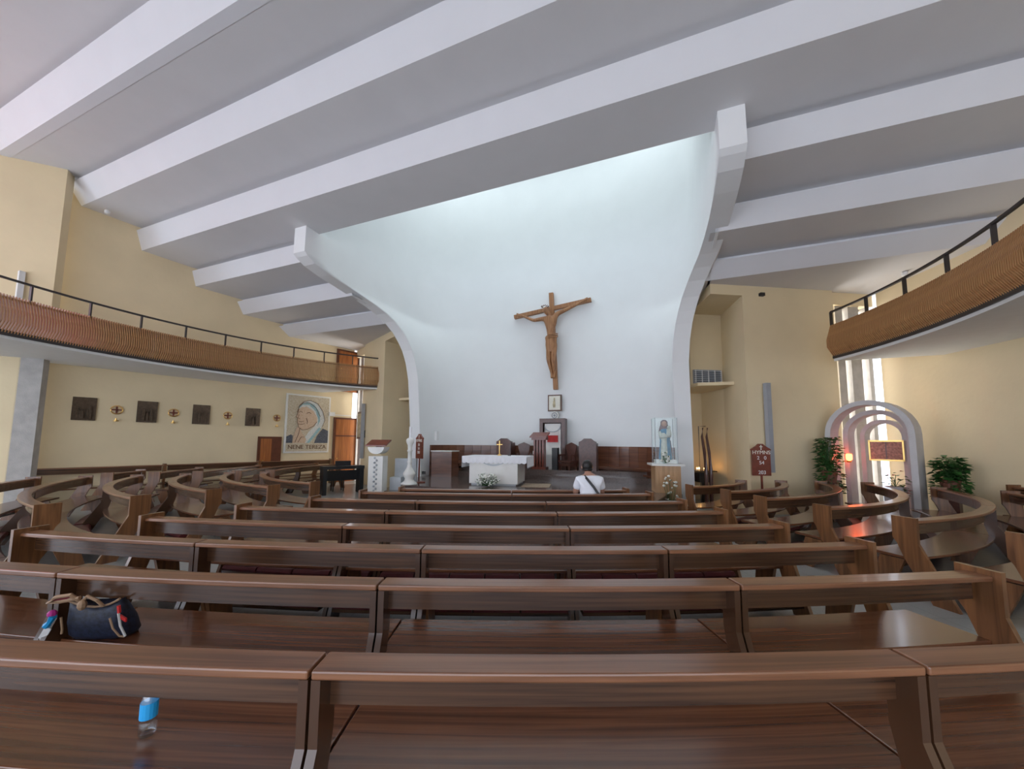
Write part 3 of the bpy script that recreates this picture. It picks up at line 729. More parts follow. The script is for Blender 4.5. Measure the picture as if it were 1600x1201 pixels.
# hymn boards
def text_mesh(s, size, mat, parent, origin, xdir, zdir=Vector((0, 0, 1)), depth=.004, align='CENTER', name='lettering'):
    cu = bpy.data.curves.new(name, 'FONT'); cu.body = s; cu.size = size; cu.align_x = align; cu.align_y = 'CENTER'; cu.extrude = depth
    o = bpy.data.objects.new(name + '_tmp', cu); C.objects.link(o)
    dg = bpy.context.evaluated_depsgraph_get(); me = bpy.data.meshes.new_from_object(o.evaluated_get(dg)); bpy.data.objects.remove(o)
    x = Vector(xdir).normalized(); z = Vector(zdir).normalized(); nrm = x.cross(z)
    vs = [Vector(origin) + x * v.co.x + z * v.co.y + nrm * v.co.z for v in me.vertices]
    fs = [tuple(p.vertices) for p in me.polygons]
    o = mesh(name, vs, fs, mat, parent); return o
def hymn_board(c, rz, label, nums, h=1.25):
    t = thing('hymn_board', (c[0], c[1], c[2]), label, 'hymn board')
    m = MB(); m.box((c[0], c[1], c[2] + h / 2), (.035, .035, h), rz); m.box((c[0], c[1], c[2] + .015), (.34, .26, .03), rz); m.build('post', 'redwood', t)
    bw, b0, b1 = .21, h - .02, h + .58
    def q(dx, dz, dy=0): return (c[0] + dx * cos(rz) - dy * sin(rz), c[1] + dx * sin(rz) + dy * cos(rz), c[2] + dz)
    m = MB(); pl = [(-bw, b0), (bw, b0), (bw, b1), (bw + .02, b1), (bw + .02, b1 + .03), (.10, b1 + .11), (.05, b1 + .16), (-.05, b1 + .16), (-.10, b1 + .11), (-bw - .02, b1 + .03), (-bw - .02, b1), (-bw, b1)]
    m.prism([q(x, z, -.03) for x, z in pl], Vector(q(0, 0, .02)) - Vector(q(0, 0, -.03))); m.build('board', 'redwood', t)
    xd = (cos(rz), sin(rz), 0)
    text_mesh('HYMNS', .125, 'paper', t, q(0, b1 - .05, -.035), xd)
    for i, s in enumerate(nums):
        if not s: continue
        for part, dx in ([(s, 0)] if ' ' not in s else [(s.split()[0], -.075), (s.split()[1], .085)]):
            text_mesh(part, .12, 'whiteplastic', t, q(dx, b1 - .18 - i * .115, -.035), xd)
    m = MB(); m.box(q(0, b1 + .07, -.033), (.018, .008, .12), rz); m.box(q(0, b1 + .09, -.033), (.07, .008, .018), rz); m.build('cross', 'paper', t)
    return t
hx, hy = 6.00, 9.12
hymn_board((hx, hy, 0), radians(-4), 'dark red hymn number board on a post before the yellow flank wall', ['2   0', '54', '', '203'], 1.02)
hymn_board((-2.86, 11.75, PZ), radians(-50), 'dark wood hymn number board on a post behind the paschal candle', ['20', '54', '203'], .75)
# column loudspeakers on both flanks
def colspk(q, box, s, label):
    t = thing('column_speaker', P(*q(s, -.1), 1.0), label, 'loudspeaker')
    box('cabinet', s - .06, s + .06, -.17, -.05, 1.05, 3.30, 'greymetal', t); box('bracket', s - .02, s + .02, -.05, 0.0, 1.9, 2.2, 'black', t)
colspk(fq, fbox, 3.48, 'slim grey column loudspeaker on the wall above the hymn board')
colspk(lq, lbox, 1.75, 'slim grey column loudspeaker on the wall behind the ambo')
# framed icon on left flank
t = thing('framed_icon', P(*lq(1.30, -.05), 1.8), 'framed gold icon hanging on the yellow wall behind the ambo', 'picture')
lbox('picture_frame', .95, 1.55, -.06, 0, 1.85, 3.0, 'frame', t); lbox('print', 1.02, 1.48, -.07, -.055, 1.93, 2.92, 'picture', t)
# small dark sensor box on the right flank
o = fbox('sensor_box', 3.36, 3.48, -.08, 0, 5.62, 5.70, 'black'); tag(o, 'tiny black box high on the yellow flank wall under the ceiling', 'sensor')

# presider's seat, tabernacle frame, lectern and chairs on the upper step
SZ = PZ + .32
def ab(nm, s0, s1, t0, t1, z0, z1, mat, parent=None):
    m = MB(); m.prism([P(AU0 + s0, t0 + DV, z0), P(AU0 + s1, t0 + DV, z0), P(AU0 + s1, t1 + DV, z0), P(AU0 + s0, t1 + DV, z0)], (0, 0, z1 - z0)); return m.build(nm, mat, parent)
t = thing('presider_throne', P(AU0 + .1, 14.3 + DV, SZ), 'white marble throne set in a tall dark wooden surround against the apse', 'throne')
ab('surround', -.40, -.27, 14.35, 14.75, SZ, 2.66, 'darkwood', t); ab('surround_side', .45, .58, 14.35, 14.75, SZ, 2.66, 'darkwood', t)
ab('surround_top', -.27, .45, 14.35, 14.75, 2.50, 2.66, 'darkwood', t); ab('surround_back', -.27, .45, 14.68, 14.75, SZ, 2.50, 'darkwood', t)
ab('marble_back', -.22, .40, 14.45, 14.66, SZ, 2.46, 'marble', t); ab('seat_block', -.42, .30, 13.85, 14.45, SZ, SZ + .50, 'marble', t); ab('arm_block', -.48, -.30, 13.80, 14.45, SZ + .5, SZ + .62, 'marble', t)
m = MB(); pts = [P(AU0 + .09 + .30 * cos(a), 14.42 + DV, 2.36 - .20 * sin(a)) for a in [pi * k / 10 for k in range(11)]]; m.tube(pts, .022, 6); m.build('carved_garland', 'greymarble', t)
ab('red_cushion', -.10, .30, 14.38, 14.45, SZ + .95, SZ + 1.20, 'petalr', t)
t = thing('wooden_lectern', P(AU0 - .02, 13.3 + DV, SZ), 'reddish wooden slatted lectern standing before the marble throne', 'lectern')
LV = 13.35; LU = -.12
for k in range(4): ab('upright', LU - .19 + k * .105, LU - .13 + k * .105, LV, LV + .28, SZ, SZ + 1.06, 'redwood', t)
ab('foot', LU - .24, LU + .26, LV - .03, LV + .34, SZ, SZ + .08, 'redwood', t)
m = MB(); m.prism([P(AU0 + LU - .30, LV + DV - .12, SZ + 1.10), P(AU0 + LU + .32, LV + DV - .12, SZ + 1.10), P(AU0 + LU + .32, LV + DV + .32, SZ + 1.26), P(AU0 + LU - .30, LV + DV + .32, SZ + 1.26)], (0, 0, .04)); m.build('desk_top', 'redwood', t)
ab('desk_box', LU - .25, LU + .27, LV - .06, LV + .28, SZ + 1.02, SZ + 1.14, 'redwood', t)
m = MB(); m.tube([P(AU0 + LU + .2, LV + DV + .2, SZ + 1.2), P(AU0 + LU + .22, LV + DV + .1, SZ + 1.42)], .006, 5); m.build('microphone', 'black', t)
o = ab('black_box', .33, .52, 13.45, 13.75, SZ, SZ + .75, 'black'); tag(o, 'black equipment case standing beside the wooden lectern', 'case')
def highback(u, v, label):
    t = thing('high_back_chair', P(AU0 + u, v + DV, SZ - .16), label, 'chair')
    z = SZ - .16
    pl = [(-.30, z), (.30, z), (.30, z + 1.12), (.22, z + 1.16), (.12, z + 1.24), (-.12, z + 1.24), (-.22, z + 1.16), (-.30, z + 1.12)]
    m = MB(); m.prism([P(AU0 + u + x, v + DV, zz) for x, zz in pl], Vector(P(0, .09, 0)) - Vector(P(0, 0, 0))); m.build('back_panel', 'darkwood', t)
    ab('side_wing', u + .24, u + .30, v - .02, v + .42, z, z + 1.08, 'darkwood', t); ab('side_wing', u - .30, u - .24, v + .02, v + .42, z, z + 1.08, 'darkwood', t)
    ab('seat', u - .26, u + .26, v + .08, v + .5, z + .40, z + .46, 'darkwood', t)
highback(-1.62, 13.75, 'arched high-back dark wooden chair nearest the altar cross')
highback(1.52, 13.75, 'arched high-back dark wooden chair towards the statue side of the throne')
def carved(u, v, rz, label):
    v = v + DV
    t = thing('carved_chair', P(AU0 + u, v, SZ - .16), label, 'chair'); z = SZ - .16; r = AZ + rz
    def bx(nm, dx, dy, dz, sx, sy, sz):
        c = P(AU0 + u, v, 0); x, y = lp(c[0], c[1], dx, dy, r); return boxo(nm, (x, y, z + dz), (sx, sy, sz), 'darkwood', t, r)
    bx('seat', 0, 0, .44, .52, .48, .07); bx('apron', 0, 0, .34, .48, .44, .10)
    for dx in (-.21, .21):
        for dy in (-.19, .19): bx('leg', dx, dy, .17, .06, .06, .34)
    c = P(AU0 + u, v, 0); pl = []
    for x, zz in ((-.17, .48), (.17, .48), (.14, .62), (.20, .85), (.23, 1.0), (.13, 1.05), (.0, 1.10), (-.13, 1.05), (-.23, 1.0), (-.20, .85), (-.14, .62)):
        X, Y = lp(c[0], c[1], x, .20, r); pl.append((X, Y, z + zz))
    m = MB(); X, Y = lp(0, 0, 0, .05, r); m.prism(pl, (X, Y, 0)); m.build('carved_back', 'darkwood', t)
    for dx in (-.25, .25): bx('armrest', dx, -.02, .66, .06, .40, .05); bx('arm_post', dx, -.18, .55, .05, .05, .2)
carved(-.86, 13.9, .35, 'carved wooden armchair between a high-back chair and the marble throne')
carved(.84, 13.7, -.40, 'carved wooden armchair beside the black case and lectern')
# wall emblem, framed picture, crucifix
t = thing('round_emblem', P(AU0 + .09, 14.80 + DV, 2.8), 'small round white relief emblem above the throne surround', 'emblem')
m = MB()
for rr, y0, mat in ((.16, 14.72, 'marble'),):
    cpt = []
    for k in range(20): a = 2 * pi * k / 20; cpt.append(P(AU0 + .09 + rr * cos(a), y0 + DV, 2.80 + rr * sin(a)))
    m.prism(cpt, Vector(P(0, .12, 0)) - Vector(P(0, 0, 0)))
m.build('disc', 'marble', t)
m = MB(); m.tube([P(AU0 + .09 + .10 * cos(a), 14.71 + DV, 2.80 + .10 * sin(a)) for a in [2 * pi * k / 14 for k in range(15)]], .02, 5, False); m.ball(P(AU0 + .09, 14.71 + DV, 2.8), .05, 6); m.build('relief', 'greymetal', t)
t = thing('framed_picture', P(AU0 + .10, 14.78 + DV, 2.95), 'framed pale picture of a standing figure under the large crucifix', 'picture')
ab('picture_frame', -.17, .37, 14.70, 14.80, 2.96, 3.60, 'frame', t); ab('print', -.12, .32, 14.685, 14.705, 3.01, 3.55, 'paper', t)
m = MB(); m.lathe(P(AU0 + .10, 14.68 + DV, 3.10), [(.05, 0), (.07, .1), (.05, .25), (.03, .28), (.04, .33), (.01, .38)], 8, 1, .2); m.build('figure', 'picture', t)

def crucifix():
    lean = 0.045
    t = thing('crucifix', P(AU0 + .1, 14.6 + DV, 3.8), 'large carved wooden crucifix with corpus hanging on the white apse wall', 'crucifix')
    cu, cv = AU0 + .06, 14.60 + DV
    def q(x, z, y=0): # x right along wall, z height above foot, slight lean
        return P(cu + x - lean * (z - 1.9), cv + y, 3.80 + z)
    m = MB()
    def beam(x0, z0, x1, z1, hw, y0, y1):
        d = Vector((x1 - x0, z1 - z0)).normalized(); nn = Vector((-d.y, d.x)) * hw
        m.prism([q(x0 + nn.x, z0 + nn.y, y0), q(x0 - nn.x, z0 - nn.y, y0), q(x1 - nn.x, z1 - nn.y, y0), q(x1 + nn.x, z1 + nn.y, y0)], Vector(q(0, 0, y1)) - Vector(q(0, 0, y0)))
    beam(0, 0, 0, 3.88, .085, .05, .20)
    m.build('upright_beam', 'cruc', t)
    m = MB(); beam(-1.60, 3.08, 1.55, 3.40, .075, .06, .19); m.build('cross_beam', 'cruc', t)
    # corpus: one continuous skinned body
    vs = [(-.02, 1.85), (-.02, 2.25), (-.03, 2.65), (-.05, 2.95), (-.10, 3.12), (-.17, 3.24)]       # pelvis .. head
    me = bpy.data.meshes.new('corpus'); V_ = []; E_ = []; Rr = []
    def addv(x, z, y, r): V_.append(q(x, z, y)); Rr.append(r); return len(V_) - 1
    pel = addv(-.02, 1.85, -.12, .17); wst = addv(-.04, 2.2, -.11, .15); che = addv(-.02, 2.6, -.14, .21); nck = addv(-.04, 2.92, -.14, .10); hd = addv(-.16, 3.06, -.24, .125); hd2 = addv(-.20, 3.16, -.25, .11)
    E_ += [(pel, wst), (wst, che), (che, nck), (nck, hd), (hd, hd2)]
    for s in (-1, 1):
        zs = 2.84 + (.10 if s > 0 else -.02)
        sh = addv(.24 * s, zs - .02, -.12, .10); el = addv(.72 * s + (0), zs + .06 + .10 * s, -.08, .068); wr_ = addv(1.18 * s, 3.14 + .13 * s + .03, -.02, .048); hn = addv(1.33 * s, 3.24 + .14 * s, -.02, .055)
        E_ += [(che, sh), (sh, el), (el, wr_), (wr_, hn)]
        for k in range(3):
            f1 = addv((1.43 + .01 * k) * s, 3.27 + .14 * s + .04 * (k - 1) , -.05, .016); E_.append((hn, f1))
    for s in (-1, 1):
        hp = addv(.10 * s - .02, 1.68, -.13, .13); kn = addv(.09 * s - .05, 1.12, -.24, .095); an = addv(.05 * s - .02, .60, -.10, .055); ft = addv(.03 * s - .03, .40, -.17, .05)
        E_ += [(pel, hp), (hp, kn), (kn, an), (an, ft)]
    off = wloc(t)
    me.from_pydata([tuple(Vector(v) - off) for v in V_], E_, [])
    o = bpy.data.objects.new('corpus', me); C.objects.link(o); o.parent = t
    sk = o.modifiers.new('skin', 'SKIN'); sk.use_smooth_shade = True
    for i, sv in enumerate(me.skin_vertices[0].data): sv.radius = (Rr[i], Rr[i]); sv.use_root = (i == 0)
    o.modifiers.new('sub', 'SUBSURF').levels = 1; o.modifiers['sub'].render_levels = 2
    me.materials.append(M_['cruc'])
    # loincloth
    m = MB(); rings = []
    prof = [(.20, 2.08), (.235, 2.0), (.22, 1.85), (.23, 1.7), (.215, 1.52), (.20, 1.40)]
    for r, z in prof:
        rings.append([q(-.03 + r * cos(a) * 1.0, z + .025 * sin(a * 3 + z * 9), -.13 + r * .75 * sin(a)) for a in [2 * pi * k / 18 for k in range(18)]])
    v = [p for r in rings for p in r]; f = []
    for i in range(len(rings) - 1):
        for k in range(18): f.append((i * 18 + k, i * 18 + (k + 1) % 18, (i + 1) * 18 + (k + 1) % 18, (i + 1) * 18 + k))
    m.add(v, f); m.build('loincloth', 'cruc', t, True)
    m = MB()
    for dz in (0, -.06, -.12): m.tube([q(-.24 + .48 * k / 8, 2.04 + dz + .09 * k / 8 - .0, -.13 - .19 * sin(pi * k / 8)) for k in range(9)], .022, 6)
    m.build('cloth_folds', 'cruc', t)
    m = MB()
    for k in range(12): a = 2 * pi * k / 12; m.tube([q(-.18 + .12 * cos(a), 3.19 + .02 * sin(3 * a), -.25 + .12 * sin(a)), q(-.18 + .15 * cos(a + .5), 3.24, -.25 + .15 * sin(a + .5))], .014, 5)
    m.build('thorn_crown', 'darkwood', t)
    m = MB(); 
    m.ball(q(-.16, 3.10, -.17), .13, 10, 1.1); m.build('hair', 'cruc', t, True)
crucifix()
# small wall speaker and socket on the apse edge
o = boxo('wall_speaker', P(AU0 - 4.02, 12.25, 1.98), (.10, .14, .34), 'whiteplastic', None, AZ); tag(o, 'small white loudspeaker box fixed at the left edge of the apse wall', 'loudspeaker')
o = boxo('socket_box', P(AU0 - 4.24, 11.80, PZ + .12), (.14, .03, .10), 'black', None, AZ); tag(o, 'black floor-level socket plate on the white apse edge', 'socket')

# ------------------------------------------------------------------ statue in glass case
st = Vector(P(0.12, 10.75, 0))
t = thing('statue_pedestal', tuple(st), 'light oak cupboard pedestal under the glass statue case', 'pedestal')
rs = radians(-10)
def sb(nm, dx, dy, dz, sx, sy, sz, mat, parent):
    x, y = lp(st.x, st.y, dx, dy, rs); return boxo(nm, (x, y, dz), (sx, sy, sz), mat, parent, rs)
sb('body', 0, 0, .59, .62, .56, 1.18, 'lightwood', t); sb('top_slab', 0, 0, 1.205, .80, .70, .05, 'marble', t)
sb('door', 0, -.285, .56, .46, .015, .96, 'lightwood', t); sb('collection_box', .02, -.32, .83, .24, .06, .16, 'lightwood', t)
t = thing('statue', (st.x, st.y, 1.23), 'painted statue of a veiled woman in blue robe holding a child', 'statue')
sb('base', 0, .04, 1.28, .50, .34, .10, 'marble', t)
c = (*lp(st.x, st.y, .02, .06, rs), 1.33)
m = MB(); m.lathe(c, [(.16, 0), (.17, .05), (.145, .3), (.13, .5), (.14, .62), (.155, .72), (.12, .80), (.05, .84)], 18, 1, .8); m.build('robe', 'blue', t, True)
m = MB(); m.lathe((c[0] - .05, c[1] - .07, c[2]), [(.10, 0), (.10, .2), (.075, .5), (.09, .62), (.06, .7)], 12, 1, .7); m.build('mantle_front', 'statuepale', t, True)
m = MB(); m.ball((c[0] - .02, c[1] - .02, c[2] + .93), .075, 10, 1.2); m.build('head', 'skin', t, True)
m = MB(); m.lathe((c[0] - .005, c[1] + .02, c[2] + .70), [(.15, 0), (.13, .12), (.095, .22), (.09, .30), (.05, .345), (.01, .35)], 14, 1, .8); m.build('veil', 'statuedark', t, True)
m = MB(); m.ball((c[0] + .07, c[1] - .10, c[2] + .84), .05, 8, 1.1); m.lathe((c[0] + .06, c[1] - .10, c[2] + .58), [(.06, 0), (.075, .1), (.05, .22)], 10); m.build('child', 'statuepale', t, True)
m = MB(); m.tube([(c[0] - .13, c[1] - .02, c[2] + .72), (c[0] - .15, c[1] - .10, c[2] + .58), (c[0] + .0, c[1] - .16, c[2] + .60)], [.05, .045, .03], 8); m.build('arm', 'statuepale', t, True)
m = MB(); m.lathe((c[0] + .08, c[1] + .04, c[2]), [(.12, 0), (.12, .25), (.09, .5)], 10, 1, .7); m.build('cloak_hem', 'statuedark', t, True)
t = thing('glass_case', (st.x, st.y, 1.23), 'clear glass display case enclosing the blue-robed statue', 'display case')
for dx, dy, sx, sy in ((-.27, 0.04, .006, .46), (.27, .04, .006, .46), (0, -.19, .54, .006), (0, .27, .54, .006)): sb('pane', dx, dy, 1.23 + .60, sx, sy, 1.18, 'glass', t)
sb('top_pane', 0, .04, 2.425, .54, .46, .006, 'glass', t)
m = MB()
for dx in (-.27, .27):
    for dy in (-.19, .27): x, y = lp(st.x, st.y, dx, dy, rs); m.box((x, y, 1.83), (.012, .012, 1.18), rs)
m.build('edge_trim', 'greymetal', t)
x, y = lp(st.x, st.y, -.06, -.27, rs); bouquet((x, y, 1.232), .11, .30, 14, 'small vase of white flowers on the pedestal before the statue', 5, 'glass')
x, y = lp(st.x, st.y, .0, -.52, rs); bouquet((x, y, 0.0), .22, .95, 26, 'vase of white flowers on the floor at the foot of the oak pedestal', 6, 'marble')
# candle rack and boat oars in the passage
cr = Vector(P(*fq(3.95, 1.95), 0))
t = thing('candle_rack', tuple(cr), 'black votive candle stand with burning candles in the passage beside the apse', 'candle stand')
boxo('body', (cr.x, cr.y, .75), (.40, .3, .28), 'black', t); boxo('leg', (cr.x, cr.y, .31), (.10, .1, .62), 'black', t); boxo('tray', (cr.x + .02, cr.y, .93), (.62, .36, .03), 'darkmetal', t)
for k in range(5):
    x = cr.x - .22 + k * .11; m = MB(); m.lathe((x, cr.y - .08 + .1 * (k % 2), .945), [(.028, 0), (.028, .05)], 8); cd = m.build('candle', 'petalw', t)
    m = MB(); m.ball((x, cr.y - .08 + .1 * (k % 2), 1.015), .016, 6, 1.6); m.build('flame', 'flame', cd)
t = thing('processional_staves', P(*fq(4.25, 1.3), 0), 'pair of brown wooden staves leaning on a rack behind the apse edge', 'staves')
m = MB()
for k in range(2):
    b = Vector(P(*fq(4.40 - k * .14, 1.15), 0)); m.tube([b, b + Vector((.02, 0, .9)), b + Vector((.0, .02, 1.5)), b + Vector((-.05, .03, 1.95)), b + Vector((-.02, .03, 2.2))], [.05, .055, .04, .03, .02], 8)
m.build('stave', 'darkwood', t); m = MB(); b = Vector(P(*fq(4.42, 1.25), 0)); m.tube([b + Vector((-.05, .05, 0)), b + Vector((-.05, .05, 2.25)), b + Vector((.15, .05, 2.25))], .012, 6); m.build('rack_rod', 'darkmetal', t)

# ------------------------------------------------------------------ chapel arches by the slit windows
def arch(cx, cy, rz, halfw, hgt, depth, thick, label):
    t = thing('chapel_arch', (cx, cy, 0), label, 'arch')
    o = []; i_ = []
    zc = hgt - halfw
    def loop(hw, top):
        pts = [(-hw, 0)]
        for k in range(17): a = pi - pi * k / 16; pts.append((hw * cos(a), zc + (top - zc) * sin(a)))
        pts.append((hw, 0)); return pts
    out = loop(halfw, hgt); inn = loop(halfw - thick, hgt - thick)
    V_ = []; F_ = []; n = len(out)
    for dy in (-depth / 2, depth / 2):
        for ring in (out, inn):
            for (x, z) in ring: X, Y = lp(cx, cy, x, dy, rz); V_.append((X, Y, z))
    for k in range(n - 1):
        F_ += [(k, k + 1, n + k + 1, n + k), (2 * n + k, 3 * n + k, 3 * n + k + 1, 2 * n + k + 1), (k, 2 * n + k, 2 * n + k + 1, k + 1), (n + k, n + k + 1, 3 * n + k + 1, 3 * n + k)]
    F_ += [(0, n, 3 * n, 2 * n), (n - 1, 3 * n - 1, 4 * n - 1, 2 * n - 1)]
    mesh('arch_band', V_, F_, 'archplaster', t)
AR = radians(-60)
ac_ = Vector((8.50, 8.92)); bk = Vector((.866, .5))       # bk: away from the pews
arch(ac_.x, ac_.y, AR, .80, 2.80, .48, .11, 'outermost and tallest plaster arch of the chapel, nearest the pews')
c2 = ac_ + bk * .49; arch(c2.x, c2.y, AR, .62, 2.60, .42, .10, 'middle plaster arch nested between the larger and smaller chapel arches')
c3 = c2 + bk * .44; arch(c3.x, c3.y, AR, .43, 2.38, .36, .09, 'innermost and smallest plaster arch behind the tabernacle')
tb = Vector((9.02, 9.10)); TR = radians(-48)
t = thing('tabernacle', (tb.x, tb.y, 1.42), 'gilded tabernacle box with relief doors mounted inside the smallest arch', 'tabernacle')
x, y = lp(tb.x, tb.y, 0, .14, TR); boxo('box', (x, y, 1.62), (.60, .26, .50), 'greymetal', t, TR)
for dx in (-.14, .14):
    x, y = lp(tb.x, tb.y, dx, -.01, TR); boxo('door', (x, y, 1.62), (.26, .03, .42), 'goldpanel', t, TR)
for dx, dz, sx, sz in ((0, .23, .60, .04), (0, -.23, .60, .04), (-.29, 0, .03, .50), (.29, 0, .03, .50)):
    x, y = lp(tb.x, tb.y, dx, -.01, TR); boxo('gilt_edge', (x, y, 1.62 + dz), (sx, .05, sz), 'gold', t, TR)
x, y = lp(tb.x, tb.y, .42, .16, TR); boxo('bracket', (x, y, 1.62), (.26, .20, .46), 'archplaster', t, TR)
x, y = 8.26, 9.36
t = thing('sanctuary_lamp', (x, y, 1.3), 'glowing red sanctuary lamp fixed inside the largest arch', 'lamp')
m = MB(); m.lathe((x + .06, y - .03, 1.36), [(.02, 0), (.06, .03), (.065, .14), (.05, .17)], 12); m.build('red_glass', 'redlamp', t)
m = MB(); m.box((x, y + .03, 1.345), (.03, .16, .03), AR); m.lathe((x + .06, y - .03, 1.32), [(.04, 0), (.05, .04)], 10); m.build('wall_arm', 'gold', t)
ld = bpy.data.lights.new('sanctuary_lamp_light', 'POINT'); ld.energy = 1.6; ld.color = (1, .13, .03); ld.shadow_soft_size = .07
lo = bpy.data.objects.new('lamp_light', ld); C.objects.link(lo); lo.parent = t; lo.location = (.16, -.10, .08)
# plants
def plant(c, h, spread, nleaf, label, sd, trail=0.0, leaf=.09, pot=True, flower=None):
    rnd = random.Random(sd)
    t = thing('potted_plant', c, label, 'plant')
    if pot: m = MB(); m.lathe(c, [(.12, 0), (.16, .25), (.17, .27), (.15, .27), (.14, .22)], 14); m.build('pot', 'terracotta', t)
    stems = MB(); lv = MB(); fl = MB()
    z0 = c[2] + (.24 if pot else 0)
    for k in range(nleaf):
        a = rnd.uniform(0, 2 * pi); e = rnd.random()
        r = spread * sqrt(rnd.random()) * (1 - .45 * abs(e - .45)); z = z0 + h * e
        if trail and rnd.random() < .25: z = z0 - trail * rnd.random(); r = spread * .9
        p = Vector((c[0] + r * cos(a), c[1] + r * sin(a), z))
        if k % 4 == 0: stems.tube([(c[0], c[1], z0 - .02), (c[0] + r * .4 * cos(a), c[1] + r * .4 * sin(a), (z0 + z) / 2 + .03), tuple(p)], .006, 4)
        b = a + rnd.uniform(-.9, .9); d = Vector((cos(b), sin(b), rnd.uniform(-.6, .3))).normalized() * leaf * rnd.uniform(.7, 1.3)
        sd_ = Vector((-sin(b), cos(b), rnd.uniform(-.3, .3))) * leaf * .42
        up = Vector((0, 0, leaf * .12))
        tgt = fl if (flower and e > .7 and k % 2 == 0) else lv
        tgt.add([p, p + d * .4 + sd_ + up, p + d, p + d * .4 - sd_ + up], [(0, 1, 2), (0, 2, 3)])
    stems.build('stems', 'leaf', t); o = lv.build('foliage', 'leaf', t); o['kind'] = 'stuff'
    if flower and fl.v: fl.build('blossoms', flower, t)
x, y = 7.72, 9.22
t = thing('plant_stand', (x, y, 0), 'dark wooden stand carrying the climbing plant left of the arches', 'stand'); boxo('column', (x, y, .42), (.26, .26, .84), 'darkwood', t, AR)
plant((x, y, .84), .85, .24, 420, 'tall leafy green plant on a stand beside the red lamp side of the arches', 11, .5, .13)
x, y = 9.20, 7.98
t = thing('plant_stand', (x, y, 0), 'dark wooden stand carrying the bushy plant at the wall side of the arches', 'stand'); boxo('column', (x, y, .38), (.24, .24, .76), 'darkwood', t, AR)
plant((x, y, .76), .50, .23, 420, 'bushy dark green plant on a stand at the wall side of the arches', 12, .35, .14)
x, y = 8.85, 8.78
t = thing('flower_plinth', (x, y, 0), 'pale plinth block under the poinsettia inside the arches', 'plinth'); boxo('block', (x, y, .40), (.34, .3, .80), 'archplaster', t, AR)
plant((x, y, .80), .36, .20, 46, 'red poinsettia standing inside the smallest arch', 13, .2, .11, False, 'petalr')

# ------------------------------------------------------------------ left wall: plaques, rosettes, mosaic, doors
wd = Vector((TB, 1)).normalized(); wn_ = Vector((wd.y, -wd.x))      # along wall (away), into nave
def W(v, off, z):
    """point on left wall at parameter v, off into the nave"""
    u = wl(v) + wn_.x * off; return P(u, v + wn_.y * off, z)
def wbox(nm, v0, v1, o0, o1, z0, z1, mat, parent=None):
    m = MB(); m.prism([W(v0, o0, z0), W(v1, o0, z0), W(v1, o1, z0), W(v0, o1, z0)], (0, 0, z1 - z0)); return m.build(nm, mat, parent)
rl = random.Random(4)
for i, v in enumerate((5.44, 6.68, 7.95, 9.39)):
    t = thing('bronze_plaque', W(v, .02, 2.28), 'dark bronze relief plaque on the yellow wall, ' + ['first from the concrete pier', 'second from the concrete pier', 'third from the concrete pier', 'above the small door'][i], 'plaque', 'station plaques along the yellow wall')
    wbox('plate', v - .22, v + .22, .02, .05, 2.28, 2.93, 'bronze', t)
    m = MB()
    for k in range(5):
        vv = v + rl.uniform(-.13, .13); zz = 2.34; hh = rl.uniform(.2, .4)
        p = W(vv, .06, zz); m.lathe(p, [(.035, 0), (.04, hh * .5), (.03, hh * .8), (.02, hh * .85)], 8); m.ball((p[0], p[1], zz + hh * .95), .03, 6)
    m.build('relief_figures', 'bronze', t)
for i, v in enumerate((6.05, 7.27, 8.66, 10.16)):
    t = thing('consecration_cross', W(v, .02, 2.55), 'round gilt wall cross with candle bracket, ' + ['between first and second plaques', 'between second and third plaques', 'between third and fourth plaques', 'beside the mosaic'][i], 'wall cross', 'consecration crosses between the plaques')
    m = MB(); pts = []
    def wp(dv, dz, off): return W(v + dv, off, 2.62 + dz)
    m.tube([wp(.12 * cos(a), .12 * sin(a), .03) for a in [2 * pi * k / 20 for k in range(21)]], .014, 5, False)
    m.build('ring', 'gold', t)
    m = MB(); m.prism([wp(-.10, -.02, .02), wp(.10, -.02, .02), wp(.10, .02, .02), wp(-.10, .02, .02)], Vector(wp(0, 0, .04)) - Vector(wp(0, 0, .02)))
    m.prism([wp(-.02, -.10, .02), wp(.02, -.10, .02), wp(.02, .10, .02), wp(-.02, .10, .02)], Vector(wp(0, 0, .04)) - Vector(wp(0, 0, .02))); m.build('cross', 'redwood', t)
    m = MB(); m.lathe(W(v, .07, 2.28), [(.05, 0), (.055, .03), (.02, .04), (.02, .09)], 8); m.build('candle_bracket', 'gold', t)
# mosaic
v0, v1, z0, z1 = 10.50, 12.05, 1.33, 3.56
t = thing('mosaic_portrait', W((v0 + v1) / 2, .05, z0), 'large stone mosaic of a veiled praying woman lettered NENE TEREZA', 'mosaic')
def mos_mat(name, a, b, sc=55):
    m, nt, bs = new_mat(name); tc = nt.nodes.new('ShaderNodeTexCoord'); vo = nt.nodes.new('ShaderNodeTexVoronoi'); vo.inputs['Scale'].default_value = sc
    nt.links.new(tc.outputs['Object'], vo.inputs['Vector']); r = nt.nodes.new('ShaderNodeValToRGB'); r.color_ramp.elements[0].color = (*a, 1); r.color_ramp.elements[1].color = (*b, 1)
    sx = nt.nodes.new('ShaderNodeSeparateColor'); nt.links.new(vo.outputs['Color'], sx.inputs[0]); nt.links.new(sx.outputs[0], r.inputs[0]); nt.links.new(r.outputs[0], bs.inputs['Base Color']); bs.inputs['Roughness'].default_value = .7; return m
M_['mbg'] = mos_mat('mosaic_ground', (.42, .34, .22), (.62, .56, .44)); M_['mface'] = mos_mat('mosaic_skin', (.50, .34, .22), (.62, .48, .36)); M_['mveil'] = mos_mat('mosaic_veil', (.50, .52, .50), (.68, .68, .64))
